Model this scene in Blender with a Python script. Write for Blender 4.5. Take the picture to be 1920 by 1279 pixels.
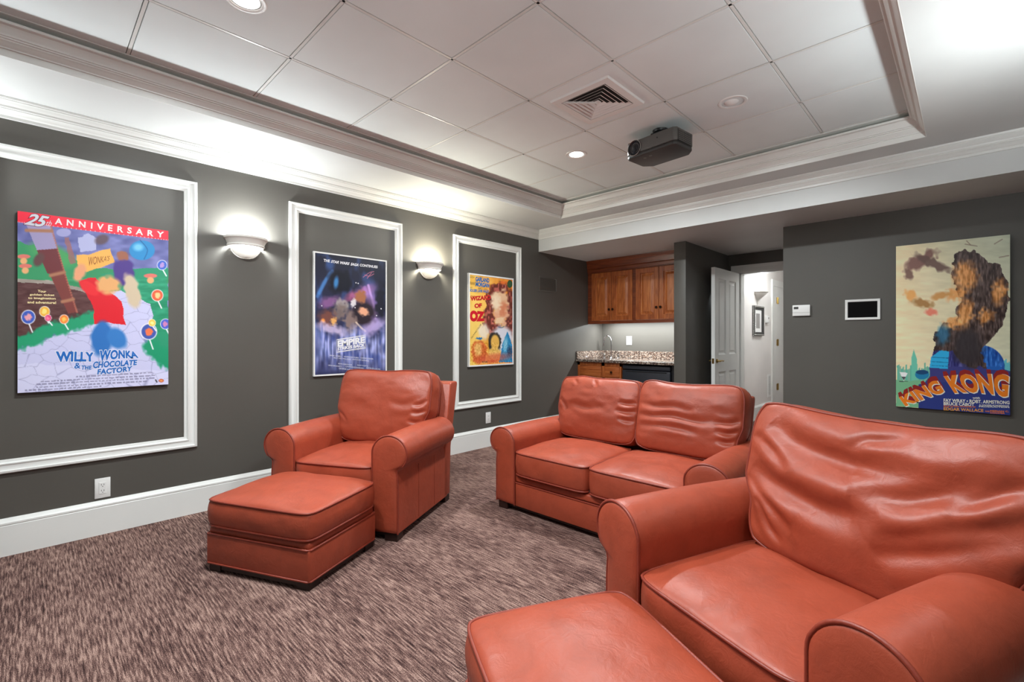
import bpy, bmesh, math, random
import numpy as np
from mathutils import Vector, Matrix

# ------------------------------------------------------------------ camera, world, exposure
scene = bpy.context.scene
C = scene.collection
for o in list(bpy.data.objects):
    bpy.data.objects.remove(o)
R = math.radians
THETA = 0.7718
cam_data = bpy.data.cameras.new('camera')
cam_data.sensor_width = 36.0
cam_data.lens = 879.4 / 1920 * 36.0
cam_data.shift_y = -6.5 / 1920
cam_data.clip_start = 0.02
cam = bpy.data.objects.new('camera', cam_data)
cam.location = (0, 0, 1.21)
cam.rotation_euler = (R(90), 0, THETA)
C.objects.link(cam)
scene.camera = cam
vs = scene.view_settings
vs.view_transform = 'Standard'
vs.look = 'None'
vs.gamma = 1.0
vs.use_curve_mapping = False
vs.exposure = 1.0
world = bpy.data.worlds.new('world')
scene.world = world
world.use_nodes = True
world.node_tree.nodes['Background'].inputs[0].default_value = (0.9, 0.95, 1, 1)
world.node_tree.nodes['Background'].inputs[1].default_value = 0.2
scene.cycles.max_bounces = 10
scene.cycles.diffuse_bounces = 7
scene.cycles.glossy_bounces = 4
scene.cycles.sample_clamp_indirect = 6.0

SCONCE_W = 17.5
CAN_W = 23.0
HALL_W = 12.0
BAR_W = 11.5

# ------------------------------------------------------------------ room numbers (metres)
XL, XR = -3.83, 0.38
YF = -1.75                       # front wall, behind the camera
YB = 4.41                        # bulkhead fascia
YK = 5.065                       # dark back wall
YBAR = 5.82                      # back of the bar alcove
YD = 6.32                        # door wall
ZS = 2.53                        # soffit
ZC = 2.702                       # tiled ceiling
ZL = 2.275                       # lowered ceiling over the bar
TX0, TX1, TY0, TY1 = -3.245, -0.196, -1.15, 4.112   # opening of the tray ceiling


# ------------------------------------------------------------------ materials
def srgb(r, g, b):
    def f(c):
        c = c / 255.0
        return c / 12.92 if c <= 0.04045 else ((c + 0.055) / 1.055) ** 2.4
    return (f(r), f(g), f(b), 1.0)


def new_mat(name, col=(0.8, 0.8, 0.8, 1), rough=0.5, metal=0.0, spec=0.5):
    m = bpy.data.materials.new(name)
    m.use_nodes = True
    b = m.node_tree.nodes['Principled BSDF']
    b.inputs['Base Color'].default_value = col
    b.inputs['Roughness'].default_value = rough
    b.inputs['Metallic'].default_value = metal
    b.inputs['Specular IOR Level'].default_value = spec
    return m


class NT:
    def __init__(self, m):
        self.t = m.node_tree
        self.b = self.t.nodes['Principled BSDF']

    def n(self, kind, **kw):
        nd = self.t.nodes.new(kind)
        for k, v in kw.items():
            if k.startswith('i_'):
                nd.inputs[k[2:].replace('_', ' ')].default_value = v
            else:
                setattr(nd, k, v)
        return nd

    def l(self, a, b):
        self.t.links.new(a, b)

    def coords(self, scale=(1, 1, 1), out='Object', rot=(0, 0, 0)):
        tc = self.n('ShaderNodeTexCoord')
        mp = self.n('ShaderNodeMapping')
        mp.inputs['Scale'].default_value = scale
        mp.inputs['Rotation'].default_value = rot
        self.l(tc.outputs[out], mp.inputs['Vector'])
        return mp.outputs['Vector']

    def noise(self, vec, scale, detail=4, rough=0.5, dist=0.0):
        nd = self.n('ShaderNodeTexNoise')
        nd.inputs['Scale'].default_value = scale
        nd.inputs['Detail'].default_value = detail
        nd.inputs['Roughness'].default_value = rough
        nd.inputs['Distortion'].default_value = dist
        self.l(vec, nd.inputs['Vector'])
        return nd.outputs['Fac']

    def ramp(self, fac, stops):
        nd = self.n('ShaderNodeValToRGB')
        e = nd.color_ramp.elements
        while len(e) < len(stops):
            e.new(0.5)
        for k, (p, c) in enumerate(stops):
            e[k].position = p
            e[k].color = c
        self.l(fac, nd.inputs['Fac'])
        return nd.outputs['Color']

    def mix(self, fac, a, b, mode='MIX'):
        nd = self.n('ShaderNodeMix', data_type='RGBA', blend_type=mode)
        for src, sock in ((fac, nd.inputs[0]), (a, nd.inputs[6]), (b, nd.inputs[7])):
            if hasattr(src, 'links'):
                self.l(src, sock)
            else:
                sock.default_value = src
        return nd.outputs[2]

    def bump(self, h, strength=0.2, dist=0.01, prev=None):
        nd = self.n('ShaderNodeBump')
        nd.inputs['Strength'].default_value = strength
        nd.inputs['Distance'].default_value = dist
        self.l(h, nd.inputs['Height'])
        if prev is not None:
            self.l(prev, nd.inputs['Normal'])
        return nd.outputs['Normal']


def painted(name, col, rough=0.5, bump=0.03, scale=180, spec=0.4):
    m = new_mat(name, col, rough, 0, spec)
    t = NT(m)
    v = t.coords()
    n1 = t.noise(v, 1.3, 3)
    c0 = tuple(c * 0.94 for c in col[:3]) + (1,)
    c1 = tuple(min(1, c * 1.06) for c in col[:3]) + (1,)
    t.l(t.ramp(n1, [(0.3, c0), (0.7, c1)]), t.b.inputs['Base Color'])
    t.l(t.bump(t.noise(v, scale, 2), bump, 0.002), t.b.inputs['Normal'])
    return m


def leather(name, base, rough=0.38, dark=0.86):
    m = new_mat(name, base, rough, 0, 0.5)
    t = NT(m)
    v = t.coords()
    big = t.noise(v, 9.0, 5, 0.6, 0.8)
    c0 = tuple(c * dark for c in base[:3]) + (1,)
    c1 = tuple(min(1, c * 1.10) for c in base[:3]) + (1,)
    col = t.ramp(big, [(0.28, c0), (0.52, base), (0.78, c1)])
    t.l(col, t.b.inputs['Base Color'])
    rr = t.n('ShaderNodeMapRange')
    t.l(t.noise(v, 7, 3), rr.inputs['Value'])
    rr.inputs['To Min'].default_value = rough - 0.07
    rr.inputs['To Max'].default_value = rough + 0.12
    t.l(rr.outputs['Result'], t.b.inputs['Roughness'])
    vo = t.n('ShaderNodeTexVoronoi', feature='DISTANCE_TO_EDGE')
    vo.inputs['Scale'].default_value = 420
    t.l(v, vo.inputs['Vector'])
    n1 = t.bump(vo.outputs['Distance'], 0.10, 0.002)
    n2 = t.bump(t.noise(v, 26, 4, 0.6, 0.8), 0.14, 0.012, n1)
    t.l(n2, t.b.inputs['Normal'])
    return m


def wood(name, c_dark, c_mid, c_light, axis='Z', rough=0.35):
    m = new_mat(name, c_mid, rough, 0, 0.5)
    t = NT(m)
    s = {'Z': (14, 14, 1.4), 'X': (1.4, 14, 14)}[axis]
    v = t.coords(s)
    f = t.noise(v, 2.2, 6, 0.6, 1.2)
    t.l(t.ramp(f, [(0.25, c_dark), (0.5, c_mid), (0.75, c_light)]), t.b.inputs['Base Color'])
    t.l(t.bump(f, 0.05, 0.003), t.b.inputs['Normal'])
    return m


M = {}
M['wall'] = painted('dark_wall_paint', srgb(88, 85, 80), 0.45, 0.03)
M['white'] = painted('white_trim_paint', srgb(232, 233, 230), 0.35, 0.01)
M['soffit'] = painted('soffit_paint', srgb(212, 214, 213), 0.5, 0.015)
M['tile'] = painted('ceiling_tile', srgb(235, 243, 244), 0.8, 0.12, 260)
M['hall'] = painted('hall_paint', srgb(226, 222, 219), 0.55, 0.02)
M['leather'] = leather('russet_leather', srgb(161, 70, 47), 0.41)
M['welt'] = leather('welt_leather', srgb(136, 54, 38), 0.42)
M['darkgap'] = new_mat('deck_cloth', srgb(40, 22, 20), 0.9)
M['darkwood'] = wood('dark_stained_wood', srgb(24, 12, 10), srgb(38, 20, 16), srgb(52, 28, 22), 'X', 0.4)
M['cherry'] = wood('cherry_wood', srgb(122, 56, 24), srgb(172, 92, 44), srgb(206, 126, 68), 'Z', 0.3)
M['cherry_dark'] = wood('cherry_wood_dark', srgb(86, 36, 18), srgb(124, 58, 30), srgb(150, 78, 42), 'X', 0.3)
M['cherry_light'] = wood('cherry_wood_panel', srgb(138, 66, 28), srgb(190, 108, 54), srgb(220, 142, 80), 'Z', 0.28)
M['cherry_x'] = wood('cherry_wood_across', srgb(122, 54, 24), srgb(172, 92, 44), srgb(206, 126, 68), 'X', 0.3)
M['black'] = new_mat('black_plastic', srgb(30, 31, 34), 0.35)
M['fridge'] = new_mat('black_enamel', srgb(40, 43, 50), 0.35)
M['grey'] = new_mat('grey_plastic', srgb(92, 91, 88), 0.42)
M['greydark'] = new_mat('charcoal_plastic', srgb(58, 57, 56), 0.45)
M['silver'] = new_mat('silver_ring', srgb(200, 198, 194), 0.25, 1.0)
M['chrome'] = new_mat('chrome', srgb(225, 225, 228), 0.08, 1.0)
M['brass'] = new_mat('brass', srgb(176, 146, 84), 0.28, 1.0)
M['bronze'] = new_mat('dark_bronze', srgb(48, 32, 26), 0.35, 0.8)
M['plate'] = new_mat('white_plastic', srgb(238, 238, 236), 0.35)
M['slot'] = new_mat('dark_slot', srgb(22, 20, 19), 0.6)
M['glassdark'] = new_mat('dark_glass', srgb(10, 9, 12), 0.06)
M['lens'] = new_mat('lens_glass', srgb(34, 38, 44), 0.05)
M['plaster'] = painted('sconce_plaster', srgb(216, 212, 206), 0.55, 0.03)
m = painted('frosted_bowl', srgb(222, 218, 212), 0.5, 0.02)
t = NT(m)
tr = t.n('ShaderNodeBsdfTranslucent')
tr.inputs[0].default_value = srgb(235, 230, 222)
mx = t.n('ShaderNodeMixShader')
mx.inputs[0].default_value = 0.03
t.l(t.b.outputs[0], mx.inputs[1])
t.l(tr.outputs[0], mx.inputs[2])
t.l(mx.outputs[0], t.t.nodes['Material Output'].inputs[0])
M['bowl'] = m
M['duct'] = new_mat('duct_dark', srgb(46, 43, 40), 0.8)


def emis(name, col, s):
    m = bpy.data.materials.new(name)
    m.use_nodes = True
    nt = m.node_tree
    nt.nodes.remove(nt.nodes['Principled BSDF'])
    e = nt.nodes.new('ShaderNodeEmission')
    e.inputs[0].default_value = col
    e.inputs[1].default_value = s
    nt.links.new(e.outputs[0], nt.nodes['Material Output'].inputs[0])
    return m


M['lamp'] = emis('lamp_lens', (1, 0.97, 0.92, 1), 6.0)

# carpet: streaks run across the room along X
m = new_mat('carpet', srgb(112, 88, 82), 0.95, 0, 0.1)
t = NT(m)
v1 = t.coords((11, 135, 1))
f1 = t.noise(v1, 1.0, 3, 0.65)
v2 = t.coords((1.1, 2.6, 1))
f2 = t.noise(v2, 1.6, 4, 0.6)
v3 = t.coords((170, 380, 1))
f3 = t.noise(v3, 1.0, 2, 0.7)
ad = t.n('ShaderNodeMath', operation='MULTIPLY_ADD')
t.l(f3, ad.inputs[0])
ad.inputs[1].default_value = 0.75
t.l(f1, ad.inputs[2])
ad2 = t.n('ShaderNodeMath', operation='MULTIPLY_ADD')
t.l(f2, ad2.inputs[0])
ad2.inputs[1].default_value = 0.30
t.l(ad.outputs[0], ad2.inputs[2])
sc_ = t.n('ShaderNodeMath', operation='MULTIPLY')
t.l(ad2.outputs[0], sc_.inputs[0])
sc_.inputs[1].default_value = 0.8
col = t.ramp(sc_.outputs[0], [(0.65, srgb(40, 27, 27)), (0.77, srgb(90, 66, 62)), (0.84, srgb(122, 94, 87)), (0.95, srgb(174, 144, 132))])
t.l(col, t.b.inputs['Base Color'])
t.l(t.bump(ad.outputs[0], 0.55, 0.012), t.b.inputs['Normal'])
M['carpet'] = m

# granite
m = new_mat('granite', srgb(150, 132, 120), 0.15)
t = NT(m)
v = t.coords()
vo = t.n('ShaderNodeTexVoronoi')
vo.inputs['Scale'].default_value = 95
t.l(v, vo.inputs['Vector'])
sep = t.n('ShaderNodeSeparateColor')
t.l(vo.outputs['Color'], sep.inputs[0])
c1 = t.ramp(sep.outputs[0], [(0.0, srgb(48, 41, 39)), (0.3, srgb(98, 78, 68)), (0.55, srgb(146, 122, 107)), (0.8, srgb(178, 166, 154))])
c2 = t.mix(t.ramp(t.noise(v, 60, 4), [(0.5, (0, 0, 0, 1)), (0.62, (1, 1, 1, 1))]), c1, srgb(70, 60, 58))
t.l(c2, t.b.inputs['Base Color'])
M['granite'] = m

m = new_mat('poster_print', (0.5, 0.5, 0.5, 1), 0.42, 0, 0.35)
t = NT(m)
at = t.n('ShaderNodeAttribute')
at.attribute_name = 'print'
t.l(at.outputs['Color'], t.b.inputs['Base Color'])
M['print'] = m


_ink = {}


def ink(rgb):
    if rgb not in _ink:
        _ink[rgb] = new_mat('ink_%d_%d_%d' % rgb, srgb(*rgb), 0.45, 0, 0.3)
    return _ink[rgb]


# ------------------------------------------------------------------ mesh helpers
class MB:
    def __init__(self):
        self.v, self.f, self.n = [], [], 0

    def add(self, V, F):
        V = np.asarray(V, float).reshape(-1, 3)
        self.v.append(V)
        k = self.n
        self.f.extend([tuple(int(i) + k for i in f) for f in F])
        self.n += len(V)
        return self

    def box(self, x0, x1, y0, y1, z0, z1, bev=0.0, seg=2, mat=None):
        bm = bmesh.new()
        bmesh.ops.create_cube(bm, size=1)
        for v in bm.verts:
            v.co = ((x0 + x1) / 2 + v.co.x * (x1 - x0), (y0 + y1) / 2 + v.co.y * (y1 - y0), (z0 + z1) / 2 + v.co.z * (z1 - z0))
        if bev > 0:
            bmesh.ops.bevel(bm, geom=bm.edges[:], offset=bev, segments=seg, affect='EDGES', profile=0.5)
        return self.addbm(bm, mat)

    def addbm(self, bm, mat=None):
        bm.verts.ensure_lookup_table()
        V = [(mat @ v.co if mat else v.co)[:] for v in bm.verts]
        idx = {v: i for i, v in enumerate(bm.verts)}
        F = [tuple(idx[v] for v in f.verts) for f in bm.faces]
        bm.free()
        return self.add(V, F)

    def cyl(self, p, axis, r0, r1, h, n=24, caps=True):
        a = Vector(axis).normalized()
        u = a.orthogonal().normalized()
        w = a.cross(u)
        p = Vector(p)
        V, F = [], []
        for k, (rr, hh) in enumerate(((r0, 0), (r1, h))):
            for i in range(n):
                an = 2 * math.pi * i / n
                V.append((p + a * hh + u * (rr * math.cos(an)) + w * (rr * math.sin(an)))[:])
        for i in range(n):
            j = (i + 1) % n
            F.append((i, j, n + j, n + i))
        if caps:
            F.append(tuple(range(n - 1, -1, -1)))
            F.append(tuple(range(n, 2 * n)))
        return self.add(V, F)

    def lathe(self, prof, p=(0, 0, 0), axis=(0, 0, 1), n=32, a0=0.0, a1=2 * math.pi, xdir=None):
        a = Vector(axis).normalized()
        u = Vector(xdir).normalized() if xdir else a.orthogonal().normalized()
        w = a.cross(u)
        p = Vector(p)
        full = abs(a1 - a0 - 2 * math.pi) < 1e-6
        m = n if full else n + 1
        V, F = [], []
        for (r, h) in prof:
            for i in range(m):
                an = a0 + (a1 - a0) * i / n
                V.append((p + a * h + u * (r * math.cos(an)) + w * (r * math.sin(an)))[:])
        for k in range(len(prof) - 1):
            for i in range(n):
                j = (i + 1) % m
                F.append((k * m + i, k * m + j, (k + 1) * m + j, (k + 1) * m + i))
        return self.add(V, F)

    def tube(self, pts, r, closed=False, n=7):
        P = [Vector(p) for p in pts]
        N = len(P)
        V, F = [], []
        prev = None
        for i in range(N):
            if closed:
                d = P[(i + 1) % N] - P[i - 1]
            else:
                d = P[min(i + 1, N - 1)] - P[max(i - 1, 0)]
            d.normalize()
            if prev is None:
                u = d.orthogonal().normalized()
            else:
                u = prev - d * prev.dot(d)
                u = u.normalized() if u.length > 1e-6 else d.orthogonal().normalized()
            prev = u
            w = d.cross(u)
            rr = r[i] if hasattr(r, '__len__') else r
            for k in range(n):
                an = 2 * math.pi * k / n
                V.append((P[i] + u * (rr * math.cos(an)) + w * (rr * math.sin(an)))[:])
        for i in range(N if closed else N - 1):
            j = (i + 1) % N
            off = 0
            if closed and j == 0:                      # undo the twist left at the seam
                a = Vector(V[i * n]) - P[i]
                off = max(range(n), key=lambda q: (Vector(V[q]) - P[0]).dot(a))
            for k in range(n):
                F.append((i * n + k, i * n + (k + 1) % n, j * n + (k + 1 + off) % n, j * n + (k + off) % n))
        if not closed:
            F.append(tuple(range(n - 1, -1, -1)))
            F.append(tuple((N - 1) * n + k for k in range(n)))
        return self.add(V, F)

    def sweep(self, path, closed, prof, fn):
        """profile (offset to the left of the path, height) swept with mitred corners; fn maps (a, b, h) to a point"""
        N = len(path)
        P = [Vector((p[0], p[1])) for p in path]
        mit = []
        for i in range(N):
            ds = []
            if closed or i > 0:
                ds.append((P[i] - P[i - 1]).normalized())
            if closed or i < N - 1:
                ds.append((P[(i + 1) % N] - P[i]).normalized())
            ns = [Vector((-d.y, d.x)) for d in ds]
            if len(ns) == 1:
                mit.append(ns[0])
            else:
                s = ns[0] + ns[1]
                mit.append(s / (s.dot(ns[0])))
        V, F = [], []
        m = len(prof)
        for i in range(N):
            for (o, h) in prof:
                q = P[i] + mit[i] * o
                V.append(fn(q.x, q.y, h))
        for i in range(N if closed else N - 1):
            j = (i + 1) % N
            for k in range(m - 1):
                F.append((i * m + k, j * m + k, j * m + k + 1, i * m + k + 1))
        if not closed:
            F.append(tuple(range(m - 1, -1, -1)))
            F.append(tuple((N - 1) * m + k for k in range(m)))
        return self.add(V, F)

    def move(self, mat):
        for k, V in enumerate(self.v):
            A = np.array(mat)
            self.v[k] = V @ A[:3, :3].T + A[:3, 3]
        return self

    def build(self, name, mat, parent=None, smooth=35, flat=False):
        me = bpy.data.meshes.new(name)
        V = np.concatenate(self.v) if self.v else np.zeros((0, 3))
        me.from_pydata(V.tolist(), [], self.f)
        me.update()
        bm = bmesh.new()
        bm.from_mesh(me)
        bmesh.ops.recalc_face_normals(bm, faces=bm.faces[:])
        bm.to_mesh(me)
        bm.free()
        if not flat:
            me.polygons.foreach_set('use_smooth', [True] * len(me.polygons))
            me.set_sharp_from_angle(angle=R(smooth))
        me.materials.append(mat)
        o = bpy.data.objects.new(name, me)
        C.objects.link(o)
        if parent is not None:
            o.parent = parent
        return o


def thing(name, label, cat, loc=(0, 0, 0), rz=0.0, group=None):
    o = bpy.data.objects.new(name, None)
    o.empty_display_size = 0.1
    C.objects.link(o)
    o.location = loc
    o.rotation_euler = (0, 0, rz)
    return tag(o, label, cat, group)


def tag(o, label, cat, group=None):
    o['label'] = label
    o['category'] = cat
    if group:
        o['group'] = group
    return o


def struct(o):
    o['kind'] = 'structure'
    return o


def lamp(name, kind, loc, power, parent=None, rot=(0, 0, 0), col=(0.92, 0.985, 1.0), **kw):
    d = bpy.data.lights.new(name, kind)
    d.energy = power
    d.color = col
    for k, v in kw.items():
        setattr(d, k, v)
    o = bpy.data.objects.new(name, d)
    o.location = loc
    o.rotation_euler = rot
    C.objects.link(o)
    if parent is not None:
        o.parent = parent
    return o


def dup(root, loc, rz, label, group=None):
    r = root.copy()
    C.objects.link(r)
    r.location = loc
    r.rotation_euler = (0, 0, rz)
    r['label'] = label
    if group:
        r['group'] = group
    for ch in list(root.children):
        c = ch.copy()
        C.objects.link(c)
        c.parent = r
        for g in list(ch.children):
            d = g.copy()
            C.objects.link(d)
            d.parent = c
    return r


# ------------------------------------------------------------------ the room shell
T = 0.12
struct(MB().box(XL - T, XR + T, YF - T, 10.2, -0.1, 0).build('floor', M['carpet']))
struct(MB().box(XL - T, XL, YF - T, YBAR + T, 0, 2.85).build('wall_left', M['wall']))
struct(MB().box(XR, XR + T, YF - T, YD + T, 0, 2.85).build('wall_right', M['wall']))
struct(MB().box(XL - T, XR + T, YF - T, YF, 0, 2.85).build('wall_front', M['wall']))
struct(MB().box(-1.28, XR + T, YK, YD, 0, ZL).build('wall_back', M['wall'], None))
struct(MB().box(XL - T, -2.37, YBAR, YBAR + T, 0, ZL).build('wall_bar', M['wall']))
struct(MB().box(-2.372, -2.235, 5.045, YD + T, 0, ZL, 0.004).build('wall_partition', M['wall']))
OX0, OX1, OZ = -2.095, -1.295, 2.03             # door opening
w = MB()
w.box(-2.236, OX0, YD, YD + T, 0, ZL)
w.box(OX1, -1.0, YD, YD + T, 0, ZL)
w.box(OX0, OX1, YD, YD + T, OZ + 0.005, ZL)
struct(w.build('wall_door', M['wall']))

# ceiling tiles (tegular edge, reveal, narrow grid) inside the tray
GX0, GY0, TS = -2.5954, 0.9694, 0.61
ct = MB()
xs = [TX0] + [GX0 + TS * k for k in range(0, 5) if GX0 + TS * k < TX1] + [TX1]
if xs[1] - xs[0] > TS:
    xs.insert(1, GX0 - TS)
ys = [TY0] + [GY0 + TS * k for k in range(-3, 6) if TY0 < GY0 + TS * k < TY1] + [TY1]
g = 0.0105
for i in range(len(xs) - 1):
    for j in range(len(ys) - 1):
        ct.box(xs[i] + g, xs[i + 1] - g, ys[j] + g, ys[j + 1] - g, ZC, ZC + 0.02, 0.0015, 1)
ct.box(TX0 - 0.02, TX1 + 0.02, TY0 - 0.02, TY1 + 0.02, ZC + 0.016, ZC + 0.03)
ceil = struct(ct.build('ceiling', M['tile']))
gr = MB()
for x in xs[1:-1]:
    gr.box(x - 0.0068, x + 0.0068, TY0, TY1, ZC - 0.0005, ZC + 0.02)
for y in ys[1:-1]:
    gr.box(TX0, TX1, y - 0.0068, y + 0.0068, ZC - 0.0005, ZC + 0.02)
gr.build('ceiling_grid', M['white'], ceil, flat=True)

# soffit ring, bulkhead, lowered ceiling
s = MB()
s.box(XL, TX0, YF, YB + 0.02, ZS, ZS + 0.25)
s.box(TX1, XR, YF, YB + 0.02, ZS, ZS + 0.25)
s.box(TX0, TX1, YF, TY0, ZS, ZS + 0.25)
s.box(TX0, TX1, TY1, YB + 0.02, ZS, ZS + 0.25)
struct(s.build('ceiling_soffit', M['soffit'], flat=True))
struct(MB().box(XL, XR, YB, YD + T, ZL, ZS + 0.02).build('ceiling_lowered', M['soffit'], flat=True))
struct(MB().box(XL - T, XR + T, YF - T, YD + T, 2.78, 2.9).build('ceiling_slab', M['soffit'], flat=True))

# crown mouldings
CROWN = [(0.0, -0.105), (0.010, -0.105), (0.010, -0.088), (0.014, -0.085), (0.017, -0.078), (0.026, -0.066), (0.034, -0.060),
         (0.034, -0.055), (0.039, -0.053), (0.040, -0.047), (0.040, -0.042), (0.044, -0.038), (0.049, -0.026), (0.058, -0.018),
         (0.058, -0.013), (0.064, -0.012), (0.066, -0.006), (0.066, 0.0), (0.0, 0.0)]
inner = [(XL, YF), (XR, YF), (XR, YB), (XL, YB)]           # CCW, left is inside
for k, (a, b, nm) in enumerate([(3, 0, 'trim_1'), (2, 3, 'trim_2'), (1, 2, 'trim_3'), (0, 1, 'trim_4')]):
    pa, pb = Vector(inner[a]), Vector(inner[b])
    d = (pb - pa).normalized()
    n_ = Vector((-d.y, d.x))
    V, F = [], []
    mm = len(CROWN)
    for q, sg in ((pa, 1), (pb, -1)):
        for (o_, h) in CROWN:
            w_ = q + n_ * o_ + d * (sg * o_)
            V.append((w_.x, w_.y, ZS - 0.0005 + h))
    for i in range(mm - 1):
        F.append((i, mm + i, mm + i + 1, i + 1))
    struct(MB().add(V, F).build(nm, M['white']))

# tray crown: one mitred ring against the riser
TCR = [(0.0, 0.0), (0.004, 0.0), (0.004, 0.034), (0.012, 0.035), (0.013, 0.041), (0.018, 0.046), (0.024, 0.056), (0.033, 0.064), (0.034, 0.070),
       (0.040, 0.072), (0.040, 0.079), (0.045, 0.081), (0.045, 0.087), (0.048, 0.092), (0.053, 0.105), (0.063, 0.115), (0.066, 0.120),
       (0.073, 0.121), (0.080, 0.126), (0.082, 0.133), (0.078, 0.139), (0.0, 0.141)]
tray = [(TX0, TY0), (TX1, TY0), (TX1, TY1), (TX0, TY1)]
struct(MB().sweep(tray, True, TCR, lambda a, b, h: (a, b, ZS + h)).build('trim_5', M['white']))
struct(MB().sweep(tray, True, [(0, 0.166), (0.077, 0.166), (0.077, 0.171), (0, 0.1715)], lambda a, b, h: (a, b, ZS + h)).build('trim_6', M['white'], flat=True))

# panel mouldings on the left wall
PM = [(0.0, 0.0), (0.0, 0.012), (0.004, 0.020), (0.010, 0.022), (0.016, 0.022), (0.018, 0.017), (0.024, 0.014), (0.036, 0.0125), (0.047, 0.014), (0.050, 0.018),
      (0.056, 0.019), (0.060, 0.016), (0.062, 0.010), (0.072, 0.008), (0.076, 0.006), (0.076, 0.0)]
for k, (y0, y1) in enumerate([(-0.222, 0.806), (1.417, 2.443), (3.056, 4.080)]):
    z0, z1 = 0.457, 2.281
    path = [(y0, z0), (y1, z0), (y1, z1), (y0, z1)]
    struct(MB().sweep(path, True, PM, lambda a, b, h: (XL + 0.0005 + h, a, b)).build('trim_%d' % (7 + k), M['white']))

# baseboards
BB = [(0.0, 0.0), (0.018, 0.0), (0.018, 0.166), (0.015, 0.170), (0.019, 0.174), (0.019, 0.184), (0.013, 0.192), (0.010, 0.200), (0.006, 0.207), (0.0, 0.207)]
def base(name, pts):
    return struct(MB().sweep(pts, False, BB, lambda a, b, h: (a, b, h)).build(name, M['white']))
base('baseboard_left', [(XL, 5.18), (XL, YF)])
base('baseboard_front', [(XL + 0.02, YF), (XR - 0.02, YF)])
base('baseboard_right', [(XR, YF), (XR, YK)])
base('baseboard_back', [(XR - 0.02, YK), (-1.28, YK), (-1.28, YD - 0.03)])

# ------------------------------------------------------------------ wall sconces
def make_sconce(name, label, cat='wall lamp', group=None, power=SCONCE_W):
    """half-round plaster sconce; its back lies in the plane y = 0 and it bulges towards -y"""
    t_ = thing(name, label, cat, group=group)
    A0, A1 = math.pi, 2 * math.pi
    ring = [(0.136, 0.118), (0.142, 0.122), (0.146, 0.118), (0.145, 0.108), (0.140, 0.104), (0.131, 0.090), (0.124, 0.074), (0.122, 0.068), (0.125, 0.065), (0.125, 0.056),
            (0.121, 0.052), (0.116, 0.052), (0.112, 0.066), (0.118, 0.080), (0.128, 0.098), (0.136, 0.118)]
    MB().lathe(ring, n=40, a0=A0, a1=A1, xdir=(1, 0, 0)).build('rim', M['plaster'], t_)
    bowl = [(0.0, -0.030), (0.028, -0.027), (0.055, -0.017), (0.078, 0.001), (0.094, 0.023), (0.099, 0.043)]
    MB().lathe(bowl, n=40, a0=A0, a1=A1, xdir=(1, 0, 0)).build('bowl', M['bowl'], t_)
    MB().box(-0.05, 0.05, -0.006, -0.001, 0.0, 0.10, 0.001, 1).build('back_plate', M['plate'], t_)
    MB().lathe([(0.0, 0.092), (0.012, 0.09), (0.020, 0.08), (0.021, 0.07), (0.014, 0.056), (0.010, 0.045), (0.0, 0.045)], p=(0, -0.055, 0), n=16).build('bulb', M['lamp'], t_)
    MB().box(-0.011, 0.011, -0.066, -0.004, 0.03, 0.045, 0.003, 1).build('socket', M['plate'], t_)
    return t_


def sconce_light(root, power, col):
    lamp('bulb_glow', 'POINT', (0, -0.098, 0.118), power * 0.74, root, col=col, shadow_soft_size=0.03)
    lamp('bulb_glow_low', 'POINT', (0, -0.075, 0.078), power * 0.26, root, col=col, shadow_soft_size=0.016)


sc0 = make_sconce('wall_sconce', 'white half-bowl wall sconce between the red-banner poster and the dark blue poster', group='half-bowl sconces on the grey walls')
ZSC = 1.822
sc0.location = (XL + 0.0015, 1.111, ZSC)
sc0.rotation_euler = (0, 0, R(90))
rest = [((XL + 0.0015, 2.752, ZSC), R(90), 'white half-bowl wall sconce between the dark blue poster and the orange poster'),
        ((XL + 0.0015, -0.53, ZSC), R(90), 'white half-bowl wall sconce on the grey wall left of the red-banner poster'),
        ((XR - 0.0015, 2.752, ZSC), R(-90), 'white half-bowl wall sconce on the right wall nearest the tall orange-lettered poster'),
        ((XR - 0.0015, 1.111, ZSC), R(-90), 'white half-bowl wall sconce on the right wall beside the nearest armchair'),
        ((XR - 0.0015, -0.53, ZSC), R(-90), 'white half-bowl wall sconce on the right wall behind the camera')]
scs = [sc0] + [dup(sc0, l_, r_, s_, 'half-bowl sconces on the grey walls') for l_, r_, s_ in rest]
for k, r_ in enumerate(scs):
    sconce_light(r_, SCONCE_W, (1.0, 0.97, 0.80) if k == 1 else (0.92, 0.985, 1.0))

# ------------------------------------------------------------------ recessed downlights, vent
def downlight(x, y, label, lit=True):
    t_ = thing('recessed_downlight', label, 'ceiling light', (x, y, ZC), 0, 'round lights recessed in the ceiling tiles')
    MB().lathe([(0.062, 0.012), (0.064, -0.002), (0.070, -0.005), (0.083, -0.004), (0.086, -0.0005), (0.086, 0.0), (0.062, 0.0)], n=40).build('trim_ring', M['plate'], t_)
    if lit:
        MB().lathe([(0.0, -0.0018), (0.05, -0.0012), (0.063, 0.001)], n=40).build('lens', M['lamp'], t_)
        lamp('downlight_glow', 'AREA', (0, 0, -0.009), CAN_W, t_, shape='DISK', size=0.12, spread=R(168))
    else:
        MB().lathe([(0.0, 0.0005), (0.062, 0.0005)], n=40).build('recess', M['slot'], t_)
        bm = bmesh.new()
        bmesh.ops.create_uvsphere(bm, u_segments=28, v_segments=14, radius=0.052)
        MB().addbm(bm, Matrix.Translation((-0.006, -0.004, 0.022)) @ Matrix.Diagonal((1, 1, 0.75, 1))).build('eyeball', M['plate'], t_)
        lamp('downlight_glow', 'AREA', (0.0, 0.030, -0.030), CAN_W * 0.2, t_, rot=(R(30), 0, 0), shape='DISK', size=0.05, spread=R(110))
    return t_


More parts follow.
